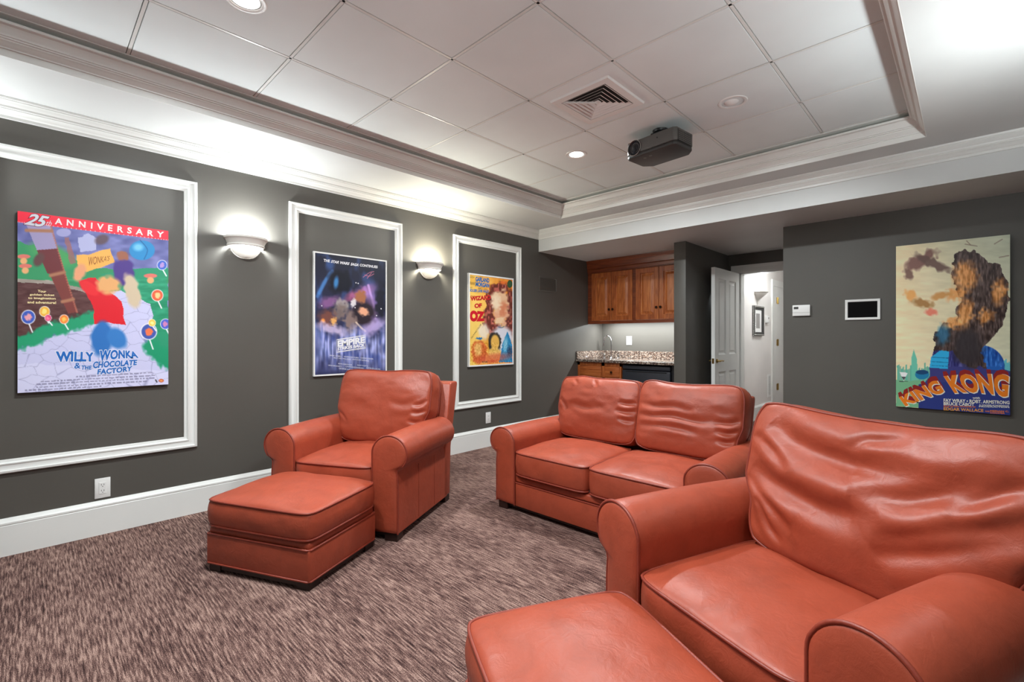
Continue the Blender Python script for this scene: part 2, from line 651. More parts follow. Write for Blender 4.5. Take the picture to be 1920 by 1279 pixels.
downlight(-2.29, 0.664, 'glowing round downlight at the top edge, nearest of the lit ceiling lights')
downlight(-2.29, 3.105, 'glowing round downlight in the ceiling tiles left of the projector')
downlight(-1.07, 3.105, 'round eyeball downlight turned to the back wall, right of the projector', False)
downlight(-1.07, 0.664, 'glowing round downlight in the ceiling above the nearest ottoman')

vx, vy = -1.68, 2.500
vt = thing('ceiling_vent', 'square white louvred air vent in the ceiling tile beside the projector', 'vent', (vx, vy, ZC))
sq = lambda h_: [(-h_, -h_), (h_, -h_), (h_, h_), (-h_, h_)]
MB().sweep(sq(0.212), True, [(0, 0), (0.004, -0.013), (0.050, -0.0125), (0.050, -0.002), (0.0, 0.0)], lambda a, b, h: (a, b, h)).build('frame', M['plate'], vt)
MB().box(-0.165, 0.165, -0.165, 0.165, -0.0008, -0.0002).build('duct_opening', M['duct'], vt, flat=True)
for k in range(5):
    h0 = 0.156 - k * 0.028
    V = MB().sweep(sq(h0), True, [(0.0165, -0.0012), (0.0, -0.0125), (-0.0015, -0.0125), (0.0145, -0.001)], lambda a, b, h: (a, b, h))
    V.build('louvre', M['plate'], vt, flat=True)
MB().box(-0.018, 0.018, -0.018, 0.018, -0.009, -0.001, 0.002, 1).build('centre_cap', M['plate'], vt)
dg = MB()
dg.box(-0.003, 0.003, 0.0, 0.22, -0.0135, -0.0015)
dg.move(Matrix.Rotation(R(135), 4, 'Z'))
dg.build('corner_rib', M['plate'], vt, flat=True)

# ------------------------------------------------------------------ projector
pj = thing('ceiling_projector', 'charcoal video projector hanging from the ceiling tiles with a round lens', 'projector', (-1.590, 3.165, ZC), R(-6))
bm = bmesh.new()
pw, pd, ph = 0.405, 0.265, 0.122
pz = -0.070 - ph
out = [(-pw / 2, -pd / 2 + 0.02), (-pw / 2 + 0.02, -pd / 2), (pw / 2 - 0.02, -pd / 2), (pw / 2, -pd / 2 + 0.02), (pw / 2, pd / 2 - 0.05), (pw / 2 - 0.05, pd / 2),
       (-pw / 2 + 0.06, pd / 2), (-pw / 2, pd / 2 - 0.06)]
def prism(poly, z0, z1, bev=0.0, seg=2):
    bm = bmesh.new()
    vs_ = [bm.verts.new((x, y, z0)) for x, y in poly]
    f = bm.faces.new(vs_)
    r = bmesh.ops.extrude_face_region(bm, geom=[f])
    for e in r['geom']:
        if isinstance(e, bmesh.types.BMVert):
            e.co.z = z1
    bmesh.ops.recalc_face_normals(bm, faces=bm.faces[:])
    if bev:
        bmesh.ops.bevel(bm, geom=bm.edges[:], offset=bev, segments=seg, affect='EDGES', profile=0.5)
    return bm
MB().addbm(prism(out, pz + 0.03, pz + ph, 0.008, 3)).build('body', M['grey'], pj)
MB().addbm(prism([(x * 0.99, y * 0.99) for x, y in out], pz, pz + 0.0298, 0.012, 3)).build('underside', M['greydark'], pj)
lx, lz = -pw / 2 + 0.078, pz + 0.068
MB().lathe([(0.050, 0.0), (0.053, 0.006), (0.056, 0.006), (0.057, 0.0), (0.057, -0.01)], p=(lx, -pd / 2 - 0.003, lz), axis=(0, -1, 0), n=36).build('lens_ring', M['silver'], pj)
ln = MB().lathe([(0.050, 0.004), (0.044, -0.002), (0.040, 0.0), (0.034, -0.004), (0.026, 0.002), (0.022, 0.004), (0.0, 0.009)], p=(lx, -pd / 2 - 0.003, lz), axis=(0, -1, 0), n=36).build('lens', M['lens'], pj)
MB().lathe([(0.012, 0.0092), (0.006, 0.0102), (0.0, 0.0105)], p=(lx, -pd / 2 - 0.003, lz), axis=(0, -1, 0), n=20).build('lens_centre', M['black'], ln)
MB().cyl((0.06, -pd / 2 - 0.0005, pz + 0.085), (0, -1, 0), 0.005, 0.005, 0.002, 14).build('sensor', M['black'], pj)
gl = MB()
for i in range(9):
    gl.box(pw / 2 - 0.001, pw / 2 + 0.0025, -pd / 2 + 0.03 + i * 0.019, -pd / 2 + 0.036 + i * 0.019, pz + 0.035, pz + ph - 0.018)
for i in range(6):
    gl.box(pw / 2 - 0.001, pw / 2 + 0.0022, -pd / 2 + 0.03, -pd / 2 + 0.19, pz + 0.036 + i * 0.013, pz + 0.040 + i * 0.013)
gp = MB().box(pw / 2 - 0.002, pw / 2 + 0.0008, -pd / 2 + 0.025, -pd / 2 + 0.195, pz + 0.03, pz + ph - 0.014).build('side_grille', M['slot'], pj, flat=True)
gl.build('grille_bars', M['grey'], gp, flat=True)
for (x, y) in ((-0.08, -0.07), (-0.03, -0.078)):
    MB().cyl((x, y, pz + 0.001), (0, 0, -1), 0.011, 0.011, 0.003, 16).build('foot_socket', M['grey'], pj)
mt = MB().box(-0.10, 0.10, -0.06, 0.06, -0.070, -0.056, 0.003, 1)
mt.box(-0.06, 0.06, -0.035, 0.035, -0.057, -0.014, 0.004, 1)
for sx in (-1, 1):
    mt.tube([(0.08 * sx, -0.04, -0.060), (0.13 * sx, -0.07, -0.064), (0.13 * sx, -0.08, -0.069)], 0.008)
    mt.cyl((0.10 * sx, -0.02, -0.058), (0, 0, 1), 0.012, 0.012, 0.012, 12)
mt.build('mount_bracket', M['black'], pj)
MB().cyl((0, 0, -0.016), (0, 0, 1), 0.05, 0.055, 0.0155, 24).build('ceiling_plate', M['black'], pj)


# ------------------------------------------------------------------ upholstery
rng = np.random.RandomState(7)


def vnoise(x, y, seed):
    r = np.random.RandomState(seed)
    tab = r.rand(64, 64)
    xi, yi = np.floor(x).astype(int), np.floor(y).astype(int)
    fx, fy = x - xi, y - yi
    fx, fy = fx * fx * (3 - 2 * fx), fy * fy * (3 - 2 * fy)
    a = tab[xi % 64, yi % 64]
    b = tab[(xi + 1) % 64, yi % 64]
    c = tab[xi % 64, (yi + 1) % 64]
    d = tab[(xi + 1) % 64, (yi + 1) % 64]
    return (a * (1 - fx) + b * fx) * (1 - fy) + (c * (1 - fx) + d * fx) * fy - 0.5


def spline(pts, n=60):
    P = np.array(pts, float)
    tt = np.linspace(0, len(P) - 1, n)
    out_ = []
    for t_ in tt:
        i = min(int(t_), len(P) - 2)
        f = t_ - i
        p0, p1, p2, p3 = P[max(i - 1, 0)], P[i], P[i + 1], P[min(i + 2, len(P) - 1)]
        out_.append(0.5 * (2 * p1 + (p2 - p0) * f + (2 * p0 - 5 * p1 + 4 * p2 - p3) * f * f + (3 * p1 - p0 - 3 * p2 + p3) * f ** 3))
    return np.array(out_)


def folds_field(U, W, folds, aspect):
    """sum of creases; a crease is (points in u,v, depth, half width); a depth > 0 is a valley with soft shoulders"""
    Z = np.zeros_like(U)
    for pts, A, wd in folds:
        S = spline(pts, 70)
        k = np.linspace(0, 1, len(S))
        taper = np.sin(np.pi * k) ** 0.8
        dx = (U[..., None] - S[:, 0]) * aspect[0]
        dy = (W[..., None] - S[:, 1]) * aspect[1]
        d2 = dx * dx + dy * dy
        i = d2.argmin(-1)
        d = np.sqrt(np.take_along_axis(d2, i[..., None], -1)[..., 0])
        tp = taper[i]
        Z += -A * tp * np.exp(-(d / wd) ** 2) + 0.42 * A * tp * np.exp(-((d - 2.1 * wd) / (1.2 * wd)) ** 2)
    return Z


def cushion(w_, d_, h_, crown, mat, name, xform, parent, nu=56, nv=48, nb=9, m=9.0, bow=0.015, side=0.012, top_fn=None, plan_fn=None, back_crown=0.0, welt_r=0.0055, edge_fn=None, power=0.55, side_fn=None):
    """boxed cushion with welts; local x = width, y = depth, z = thickness; top face = +z"""
    def plan(U, W):
        pull = 1 - 2 ** (-1 / m)
        x = U * (1 - pull * np.abs(W) ** (m - 1))
        y = W * (1 - pull * np.abs(U) ** (m - 1))
        X = x * w_ / 2 * (1 + bow * (1 - W * W))
        Y = y * d_ / 2 * (1 + bow * (1 - U * U))
        if plan_fn:
            X, Y = plan_fn(X, Y, U, W)
        return X, Y
    u = np.linspace(-1, 1, nu)
    v = np.linspace(-1, 1, nv)
    U, W = np.meshgrid(u, v, indexing='ij')
    fall = np.clip((1 - np.abs(U) ** 2.6) * (1 - np.abs(W) ** 2.6), 0, 1) ** power
    X, Y = plan(U, W)
    Zt = np.full_like(X, h_ / 2) + crown * fall
    if top_fn is not None:
        Zt = Zt + top_fn(U, W) * np.clip(fall * 3.0, 0, 1)
    Zb = np.full_like(X, -h_ / 2) - back_crown * fall
    ef = (lambda a, b: 0.0 * a) if edge_fn is None else edge_fn
    Zt = Zt + ef(U, W)
    ring = [(i, 0) for i in range(nu)] + [(nu - 1, j) for j in range(1, nv)] + [(i, nv - 1) for i in range(nu - 2, -1, -1)] + [(0, j) for j in range(nv - 2, 0, -1)]
    K = len(ring)
    ri = np.array([a for a, b in ring])
    rj = np.array([b for a, b in ring])
    V = [np.stack([X, Y, Zt], -1).reshape(-1, 3)]
    F = []
    idx = lambda i, j: i * nv + j
    for i in range(nu - 1):
        for j in range(nv - 1):
            F.append((idx(i, j), idx(i + 1, j), idx(i + 1, j + 1), idx(i, j + 1)))
    base_ = nu * nv
    # outward normals along the boundary ring
    bx, by = X[ri, rj], Y[ri, rj]
    tx, ty = np.roll(bx, -1) - np.roll(bx, 1), np.roll(by, -1) - np.roll(by, 1)
    ln_ = np.sqrt(tx * tx + ty * ty) + 1e-9
    nx, ny = ty / ln_, -tx / ln_
    arc = np.concatenate([[0], np.cumsum(np.sqrt(np.diff(bx) ** 2 + np.diff(by) ** 2))])
    zt, zb = Zt[ri, rj], Zb[ri, rj]
    for b in range(1, nb):
        t_ = b / nb
        bul = side * (1 - (2 * t_ - 1) ** 2)
        wr = 0.0
        if side_fn is not None:
            wr = side_fn(arc, t_) * (1 - (2 * t_ - 1) ** 4)
        V.append(np.stack([bx + nx * (bul + wr), by + ny * (bul + wr), zt * (1 - t_) + zb * t_], -1))
    low = base_ + (nb - 1) * K
    V.append(np.stack([X, Y, Zb], -1).reshape(-1, 3))
    top_ids = [idx(a, b) for a, b in ring]
    rows = [top_ids] + [[base_ + b * K + k for k in range(K)] for b in range(nb - 1)] + [[low + idx(a, b) for a, b in ring]]
    for r0, r1 in zip(rows[:-1], rows[1:]):
        for k in range(K):
            kk = (k + 1) % K
            F.append((r0[k], r1[k], r1[kk], r0[kk]))
    for i in range(nu - 1):
        for j in range(nv - 1):
            F.append((low + idx(i, j), low + idx(i, j + 1), low + idx(i + 1, j + 1), low + idx(i + 1, j)))
    o = MB().add(np.concatenate(V), F).move(xform).build(name, mat, parent, 80)
    for zz, nm in ((zt, 'upper'), (zb, 'lower')):
        pts = np.stack([bx + nx * 0.002, by + ny * 0.002, zz], -1)
        MB().tube(pts.tolist(), welt_r, True, 7).move(xform).build('welt', M['welt'], o, 80)
    return o


def arm_profile(top=0.628):
    """front outline of a rolled arm; x grows outwards from the inner side, returned CCW from the bottom outer corner"""
    pts = [(0.168, 0.05), (0.168, 0.20), (0.168, 0.34), (0.165, 0.385), (0.162, 0.410), (0.166, 0.430), (0.182, 0.442)]
    cx, cz, rx, rz = 0.114, 0.520, 0.114, 0.108
    for k in range(26):
        a = R(-38 + (218) * k / 25)
        pts.append((cx + rx * math.cos(a), cz + rz * math.sin(a)))
    pts += [(0.0, 0.46), (0.0, 0.36), (0.0, 0.22), (0.0, 0.05)]
    return [(x, 0.05 + (z - 0.05) * (top - 0.05) / 0.578) for x, z in pts]


def rolled_arm(root, sign, half, depth, name='arm', top=0.628):
    """sign = +1 is the arm at +x"""
    P = arm_profile(top)
    n = len(P)
    N = 22
    V, F = [], []
    xo = half - 0.168
    cx, cz = 0.084, 0.42
    fx = lambda x: sign * (xo + x)
    rings = [(0.40, -0.011), (0.75, -0.008), (0.93, -0.003), (0.985, 0.002), (1.0, 0.008)]
    rings += [(1.0, 0.008 + (depth - 0.008) * k / N) for k in range(1, N + 1)]
    for s_, y in rings:
        k = y / depth
        for (x, z) in P:
            puff = 0.006 * math.sin(math.pi * min(max(k, 0), 1)) * (1 if z > 0.44 else 0)
            V.append((fx(cx + (x - cx) * s_), y, cz + (z - cz) * s_ + puff))
    V.append((fx(cx), -0.012, cz))
    for r in range(len(rings) - 1):
        for k in range(n):
            kk = (k + 1) % n
            F.append((r * n + k, r * n + kk, (r + 1) * n + kk, (r + 1) * n + k))
    c = len(V) - 1
    for k in range(n):
        F.append((c, (k + 1) % n, k))
    F.append(tuple((len(rings) - 1) * n + k for k in range(n)))
    o = MB().add(V, F).build(name, M['leather'], root, 50)
    path = [(fx(x + (0.002 if x > cx else -0.002 if x < 0.01 else 0)), 0.003, z) for x, z in P]
    MB().tube(path, 0.0058, False).build('welt', M['welt'], o, 80)
    return o


def club_seat(name, label, cat, loc, rz, half, seats, depth=0.80, top=0.97, frame_top=0.875, seat_z=0.435, big=None, seed=1, back_folds=None, rail=False, back_w=None, group=None, sag=0.02, back_off=0.0, arm_top=0.628, frame_in=0.0):
    root = thing(name, label, cat, loc, rz, group)
    L = M['leather']
    inn = half - 0.168
    # base: carcass and front rail
    b = MB().box(-inn - 0.01, inn + 0.01, 0.030, depth - 0.03, 0.05, 0.262, 0.008, 2)
    b.build('base', L, root)
    rl = MB().box(-inn + 0.002, inn - 0.002, 0.010, 0.04, 0.045, 0.205, 0.006, 2).build('front_rail', L, root)
    MB().tube([(-inn, 0.011, 0.206), (inn, 0.011, 0.206)], 0.005).build('welt', M['welt'], rl)
    MB().box(-inn + 0.002, inn - 0.002, 0.014, 0.05, 0.208, 0.256, 0.014, 3).build('seat_border', L, root)
    MB().box(-inn + 0.004, inn - 0.004, 0.03, depth - 0.2, 0.262, 0.276, 0.003, 1).build('seat_deck', M['darkgap'], root)
    for sg in (-1, 1):
        a_ = rolled_arm(root, sg, half, depth - 0.09, 'arm', arm_top)
        for yy in (0.27, 0.50):
            MB().tube([(sg * (half + 0.0005), yy, 0.06), (sg * (half + 0.0005), yy, 0.25), (sg * (half - 0.001), yy, 0.40)], 0.0016, False, 5).build('seam', M['welt'], a_)
    # back frame, raked
    V, F = [], []
    prof = [(depth - 0.03, 0.05), (depth - 0.01, 0.40), (depth + 0.115, frame_top - 0.02), (depth + 0.105, frame_top - 0.003), (depth + 0.085, frame_top), (depth + 0.02, frame_top),
            (depth - 0.005, frame_top - 0.004), (depth - 0.02, frame_top - 0.02), (depth - 0.13, 0.40), (depth - 0.14, 0.05)]
    xs_ = [-(half - 0.008), -(half - 0.0), -(half - 0.0) + 0.012]
    xs_ = [-half + 0.002, -half - 0.004, half + 0.004, half - 0.002]
    ins = [0.9, 1.0, 1.0, 0.9]
    my = sum(p[0] for p in prof) / len(prof)
    mz = sum(p[1] for p in prof) / len(prof)
    rows = []
    for x, s_ in ((-half + frame_in, 1), (half - frame_in, 1)):
        rows.append(len(V))
        V += [(x, y, z) for y, z in prof]
    n = len(prof)
    bm = bmesh.new()
    va = [bm.verts.new(p) for p in V]
    for k in range(n):
        kk = (k + 1) % n
        bm.faces.new((va[k], va[kk], va[n + kk], va[n + k]))
    bm.faces.new(va[:n])
    bm.faces.new(list(reversed(va[n:])))
    bmesh.ops.recalc_face_normals(bm, faces=bm.faces[:])
    ed = [e for f in bm.faces if len(f.verts) > 4 for e in f.edges]
    bmesh.ops.bevel(bm, geom=list(set(ed)), offset=0.012, segments=3, affect='EDGES', profile=0.5)
    MB().addbm(bm).build('back_frame', L, root, 40)
    # plinth and feet
    MB().box(-half + 0.03, half - 0.03, 0.035, depth - 0.05, 0.022, 0.052).build('plinth', M['darkwood'], root, flat=True)
    for sx in (-1, 1):
        for y0 in (0.012, depth - 0.10):
            MB().box(sx * (half - 0.05) - 0.042, sx * (half - 0.05) + 0.042, y0, y0 + 0.075, 0, 0.05, 0.003, 1).build('foot', M['darkwood'], root, flat=True)
    # seat cushions
    cw = 2 * inn / seats
    for k in range(seats):
        cxk = -inn + cw * (k + 0.5)
        sd = seed * 13 + k * 7
        ft = lambda U, W, sd=sd: 0.010 * vnoise(U * 1.6 + 5, W * 1.6 + 9, sd) + 0.004 * vnoise(U * 5 + 3, W * 4 + 1, sd + 1)
        sf = lambda a, t_, sd=sd: 0.007 * vnoise(a * 16 + 3, a * 0 + t_ * 2.0, sd + 2)
        cl = 0.60
        X = Matrix.Translation((cxk, -0.012 + cl / 2, seat_z - 0.075)) @ Matrix.Rotation(R(1.2), 4, 'X')
        cushion(cw - 0.006, cl, 0.150, 0.040, L, 'seat_cushion', X, root, 60, 56, 9, m=11, bow=0.006, side=0.010, top_fn=ft, side_fn=sf)
    # back cushions
    bw = (back_w if back_w else 2 * inn + 0.09) / seats
    for k in range(seats):
        cxk = back_off - bw * seats / 2 + bw * (k + 0.5)
        sd = seed * 31 + k * 5
        folds = (back_folds[k] if back_folds else [])
        hh = top - 0.44
        tw = bw - 0.004
        nu, nv = (150, 120) if big else (84, 70)

        def ft(U, W, sd=sd, folds=folds, tw=tw, hh=hh):
            z = 0.020 * vnoise(U * 1.3 + 4, W * 1.3 + 2, sd) + 0.010 * vnoise(U * 2.2 + W * 0.8 + 1, W * 3.4 - U * 0.5 + 7, sd + 1) + 0.004 * vnoise(U * 5 + 2, W * 7 + 1, sd + 2)
            if folds:
                z = z + folds_field(U, W, folds, (tw / 2, hh / 2))
            return z

        def pf(X, Y, U, W, hh=hh, sd=sd, k=k, inn=inn):
            # narrower between the arms, fuller above them; the top edge sags between the corners
            up = np.clip((W + 0.55) / 0.5, 0, 1)
            up = up * up * (3 - 2 * up)
            if seats == 1:
                X = X * (0.90 + 0.10 * up)
            else:
                outer = (U < 0) if k == 0 else (U > 0)
                X = np.where(outer, X * (0.93 + 0.07 * up), X)
            Y = Y - sag * (1 - U ** 2) * np.clip(W, 0, 1) ** 2 + (0.010 if seats == 1 else 0.024) * vnoise(U * 2.4 + 3, W * 0.3, sd + 3) * np.clip(W, 0, 1)
            return X, Y
        tilt = R(14)
        th = 0.15
        up = Vector((0, math.sin(tilt), math.cos(tilt)))
        nrm = Vector((0, -math.cos(tilt), math.sin(tilt)))
        cen = Vector((cxk, depth - 0.245, 0.445)) + up * (hh / 2)
        X = Matrix((( 1, 0, 0, cen.x), (0, up.y, nrm.y, cen.y), (0, up.z, nrm.z, cen.z), (0, 0, 0, 1)))
        sf = lambda a, t_, sd=sd: 0.008 * vnoise(a * 14 + 3, a * 0 + t_ * 2.0, sd + 4)
        cushion(tw, hh, th, 0.060, L, 'back_cushion', X, root, nu, nv, 9, m=8, bow=0.012, side=0.014, top_fn=ft, plan_fn=pf, back_crown=0.0, side_fn=sf, power=0.5)
    return root


# crease lines on the back cushions, in (u, v): u to the right, v upwards
near_folds = [[
    ([(-0.80, 0.70), (-0.70, 0.63), (-0.50, 0.48), (-0.26, 0.39), (-0.02, 0.34), (0.19, 0.34), (0.42, 0.38), (0.62, 0.50)], 0.024, 0.040),
    ([(-0.92, 0.02), (-0.80, -0.06), (-0.60, -0.13), (-0.38, -0.19), (-0.19, -0.24), (0.03, -0.22), (0.23, -0.10)], 0.021, 0.034),
    ([(0.02, 0.02), (0.11, 0.04), (0.35, 0.11), (0.52, 0.22), (0.70, 0.40), (0.92, 0.58)], 0.020, 0.030),
    ([(0.60, 0.10), (0.68, 0.21), (0.78, 0.34), (0.87, 0.46), (0.97, 0.58)], 0.012, 0.018),
    ([(-0.96, 0.50), (-0.81, 0.39), (-0.66, 0.25), (-0.50, 0.09)], 0.011, 0.018),
    ([(-0.97, -0.12), (-0.78, -0.36), (-0.61, -0.50), (-0.46, -0.62)], 0.011, 0.020),
    ([(-0.90, -0.40), (-0.84, -0.48), (-0.72, -0.70), (-0.57, -0.83)], 0.008, 0.014),
    ([(0.24, -0.55), (0.31, -0.49), (0.52, -0.36), (0.74, -0.17), (0.97, 0.06)], 0.014, 0.026),
    ([(0.22, -0.36), (0.40, -0.24), (0.58, -0.10), (0.79, 0.06), (0.97, 0.22)], 0.010, 0.022),
    ([(0.34, 0.84), (0.16, 0.74), (0.03, 0.68), (-0.06, 0.52)], 0.008, 0.018)]]
sofa_folds = [[
    ([(0.98, 0.30), (0.80, 0.22), (0.60, 0.24)], 0.012, 0.014),
    ([(0.98, 0.02), (0.78, -0.04), (0.55, -0.02)], 0.011, 0.014),
    ([(0.97, -0.30), (0.80, -0.30), (0.62, -0.24)], 0.010, 0.013),
    ([(-0.95, 0.20), (-0.80, 0.02), (-0.70, -0.20)], 0.008, 0.014),
    ([(-0.60, 0.10), (-0.20, -0.05), (0.25, 0.05)], 0.007, 0.020),
    ([(-0.7, 0.92), (-0.55, 0.78), (-0.5, 0.66)], 0.008, 0.012),
    ([(-0.1, 0.92), (0.0, 0.78), (0.02, 0.66)], 0.007, 0.012)],
    [([(-0.96, 0.30), (-0.60, 0.22), (-0.20, 0.26), (0.20, 0.16)], 0.011, 0.020),
     ([(-0.96, -0.05), (-0.60, -0.04), (-0.20, 0.02), (0.25, -0.06), (0.6, 0.02)], 0.012, 0.020),
     ([(-0.90, -0.34), (-0.55, -0.30), (-0.1, -0.30), (0.35, -0.38)], 0.010, 0.018),
     ([(0.98, 0.10), (0.80, -0.02), (0.55, -0.02)], 0.012, 0.015),
     ([(0.98, -0.2), (0.82, -0.28), (0.60, -0.22)], 0.011, 0.014),
     ([(0.98, -0.5), (0.84, -0.52), (0.65, -0.46)], 0.010, 0.013)]]
chair_folds = [[
    ([(0.98, 0.20), (0.85, 0.05), (0.70, 0.02)], 0.009, 0.012),
    ([(0.98, -0.10), (0.84, -0.18), (0.68, -0.16)], 0.009, 0.012),
    ([(0.97, -0.40), (0.84, -0.44), (0.66, -0.38)], 0.009, 0.012),
    ([(-0.97, -0.20), (-0.84, -0.34), (-0.75, -0.5)], 0.006, 0.012),
    ([(0.2, 0.1), (0.5, 0.02), (0.78, 0.16)], 0.006, 0.02)]]

club_seat('armchair', 'russet leather rolled-arm armchair facing the room beside the left grey wall', 'armchair', (-2.803, 1.294, 0), R(28.2), 0.449, 1, seed=3, back_folds=chair_folds, back_w=0.735, back_off=0.02, group='russet leather club armchairs')
club_seat('armchair', 'large russet leather armchair nearest the camera at lower right, deep creases in its back cushion', 'armchair', (-0.520, 1.299, 0), R(-21.2), 0.452, 1, seed=5, big=True, back_folds=near_folds, group='russet leather club armchairs', back_w=0.780, sag=0.035, back_off=0.09)
club_seat('loveseat', 'russet leather two-seat sofa in the middle, in front of the bar alcove', 'sofa', (-1.652, 2.345, 0), R(1.2), 0.768, 2, depth=0.86, top=0.905, frame_top=0.825, arm_top=0.572, frame_in=0.10, seat_z=0.425, seed=9, back_folds=sofa_folds, back_w=1.36, back_off=0.02, rail=True)


def make_ottoman(label, loc, rz, seed, w_=0.66, d_=0.53):
    root = thing('ottoman', label, 'ottoman', loc, rz, 'russet leather ottomans')
    L = M['leather']
    b = MB().box(-w_ / 2, w_ / 2, 0, d_, 0.045, 0.198, 0.010, 3).build('base', L, root)
    loop = [(-w_ / 2 + 0.012, 0.0), (w_ / 2 - 0.012, 0.0), (w_ / 2, 0.012), (w_ / 2, d_ - 0.012), (w_ / 2 - 0.012, d_), (-w_ / 2 + 0.012, d_), (-w_ / 2, d_ - 0.012), (-w_ / 2, 0.012)]
    for z in (0.196, 0.046):
        MB().tube([(x, y, z) for x, y in loop], 0.005, True).build('welt', M['welt'], b, 80)
    MB().box(-w_ / 2 + 0.008, w_ / 2 - 0.008, 0.008, d_ - 0.008, 0.19, 0.232, 0.014, 3).build('border', L, root)
    MB().box(-w_ / 2 + 0.015, w_ / 2 - 0.015, 0.015, d_ - 0.015, 0.012, 0.046).build('plinth', M['darkwood'], root, flat=True)
    for sx in (-1, 1):
        for y0 in (0.010, d_ - 0.085):
            MB().box(sx * (w_ / 2 - 0.047) - 0.038, sx * (w_ / 2 - 0.047) + 0.038, y0, y0 + 0.075, 0, 0.045, 0.002, 1).build('foot', M['darkwood'], root, flat=True)
    ft = lambda U, W: 0.014 * vnoise(U * 1.5 + 3, W * 1.5 + 4, seed) + 0.004 * vnoise(U * 4 + 3, W * 4 + 4, seed + 1)
    sf = lambda a, t_: 0.005 * vnoise(a * 12 + 3, a * 0 + t_ * 2.0, seed + 2)
    cushion(w_ + 0.004, d_ + 0.004, 0.128, 0.042, L, 'top_cushion', Matrix.Translation((0, d_ / 2, 0.304)), root, 64, 56, 9, m=13, bow=0.006, side=0.013, top_fn=ft, side_fn=sf)
    return root


make_ottoman('russet leather ottoman in front of the armchair by the left wall', (-2.535, 0.779, 0), R(25.5), 21)
make_ottoman('russet leather ottoman at the bottom edge in front of the nearest armchair', (-0.775, 0.751, 0), R(-27), 22)


# ------------------------------------------------------------------ posters
def homog(src, dst):
    A = []
    for (x, y), (u, v) in zip(src, dst):
        A.append([x, y, 1, 0, 0, 0, -u * x, -u * y, -u])
        A.append([0, 0, 0, x, y, 1, -v * x, -v * y, -v])
    return np.linalg.svd(np.array(A))[2][-1].reshape(3, 3)


def happly(Hm, x, y):
    d = Hm[2, 0] * x + Hm[2, 1] * y + Hm[2, 2]
    return (Hm[0, 0] * x + Hm[0, 1] * y + Hm[0, 2]) / d, (Hm[1, 0] * x + Hm[1, 1] * y + Hm[1, 2]) / d


_tcache = {}


def text_geo(s, bold, shear, spacing):
    key = (s, bold, shear, spacing)
    if key not in _tcache:
        cu = bpy.data.curves.new('type', 'FONT')
        cu.body = s
        cu.offset = bold
        cu.shear = shear
        cu.space_character = spacing
        cu.resolution_u = 3
        ob = bpy.data.objects.new('type', cu)
        C.objects.link(ob)
        dg_ = bpy.context.evaluated_depsgraph_get()
        me = bpy.data.meshes.new_from_object(ob.evaluated_get(dg_))
        V = np.array([v.co[:2] for v in me.vertices]) if len(me.vertices) else np.zeros((0, 2))
        F = [tuple(p.vertices) for p in me.polygons]
        bpy.data.objects.remove(ob)
        bpy.data.meshes.remove(me)
        _tcache[key] = (V, F)
    return _tcache[key]


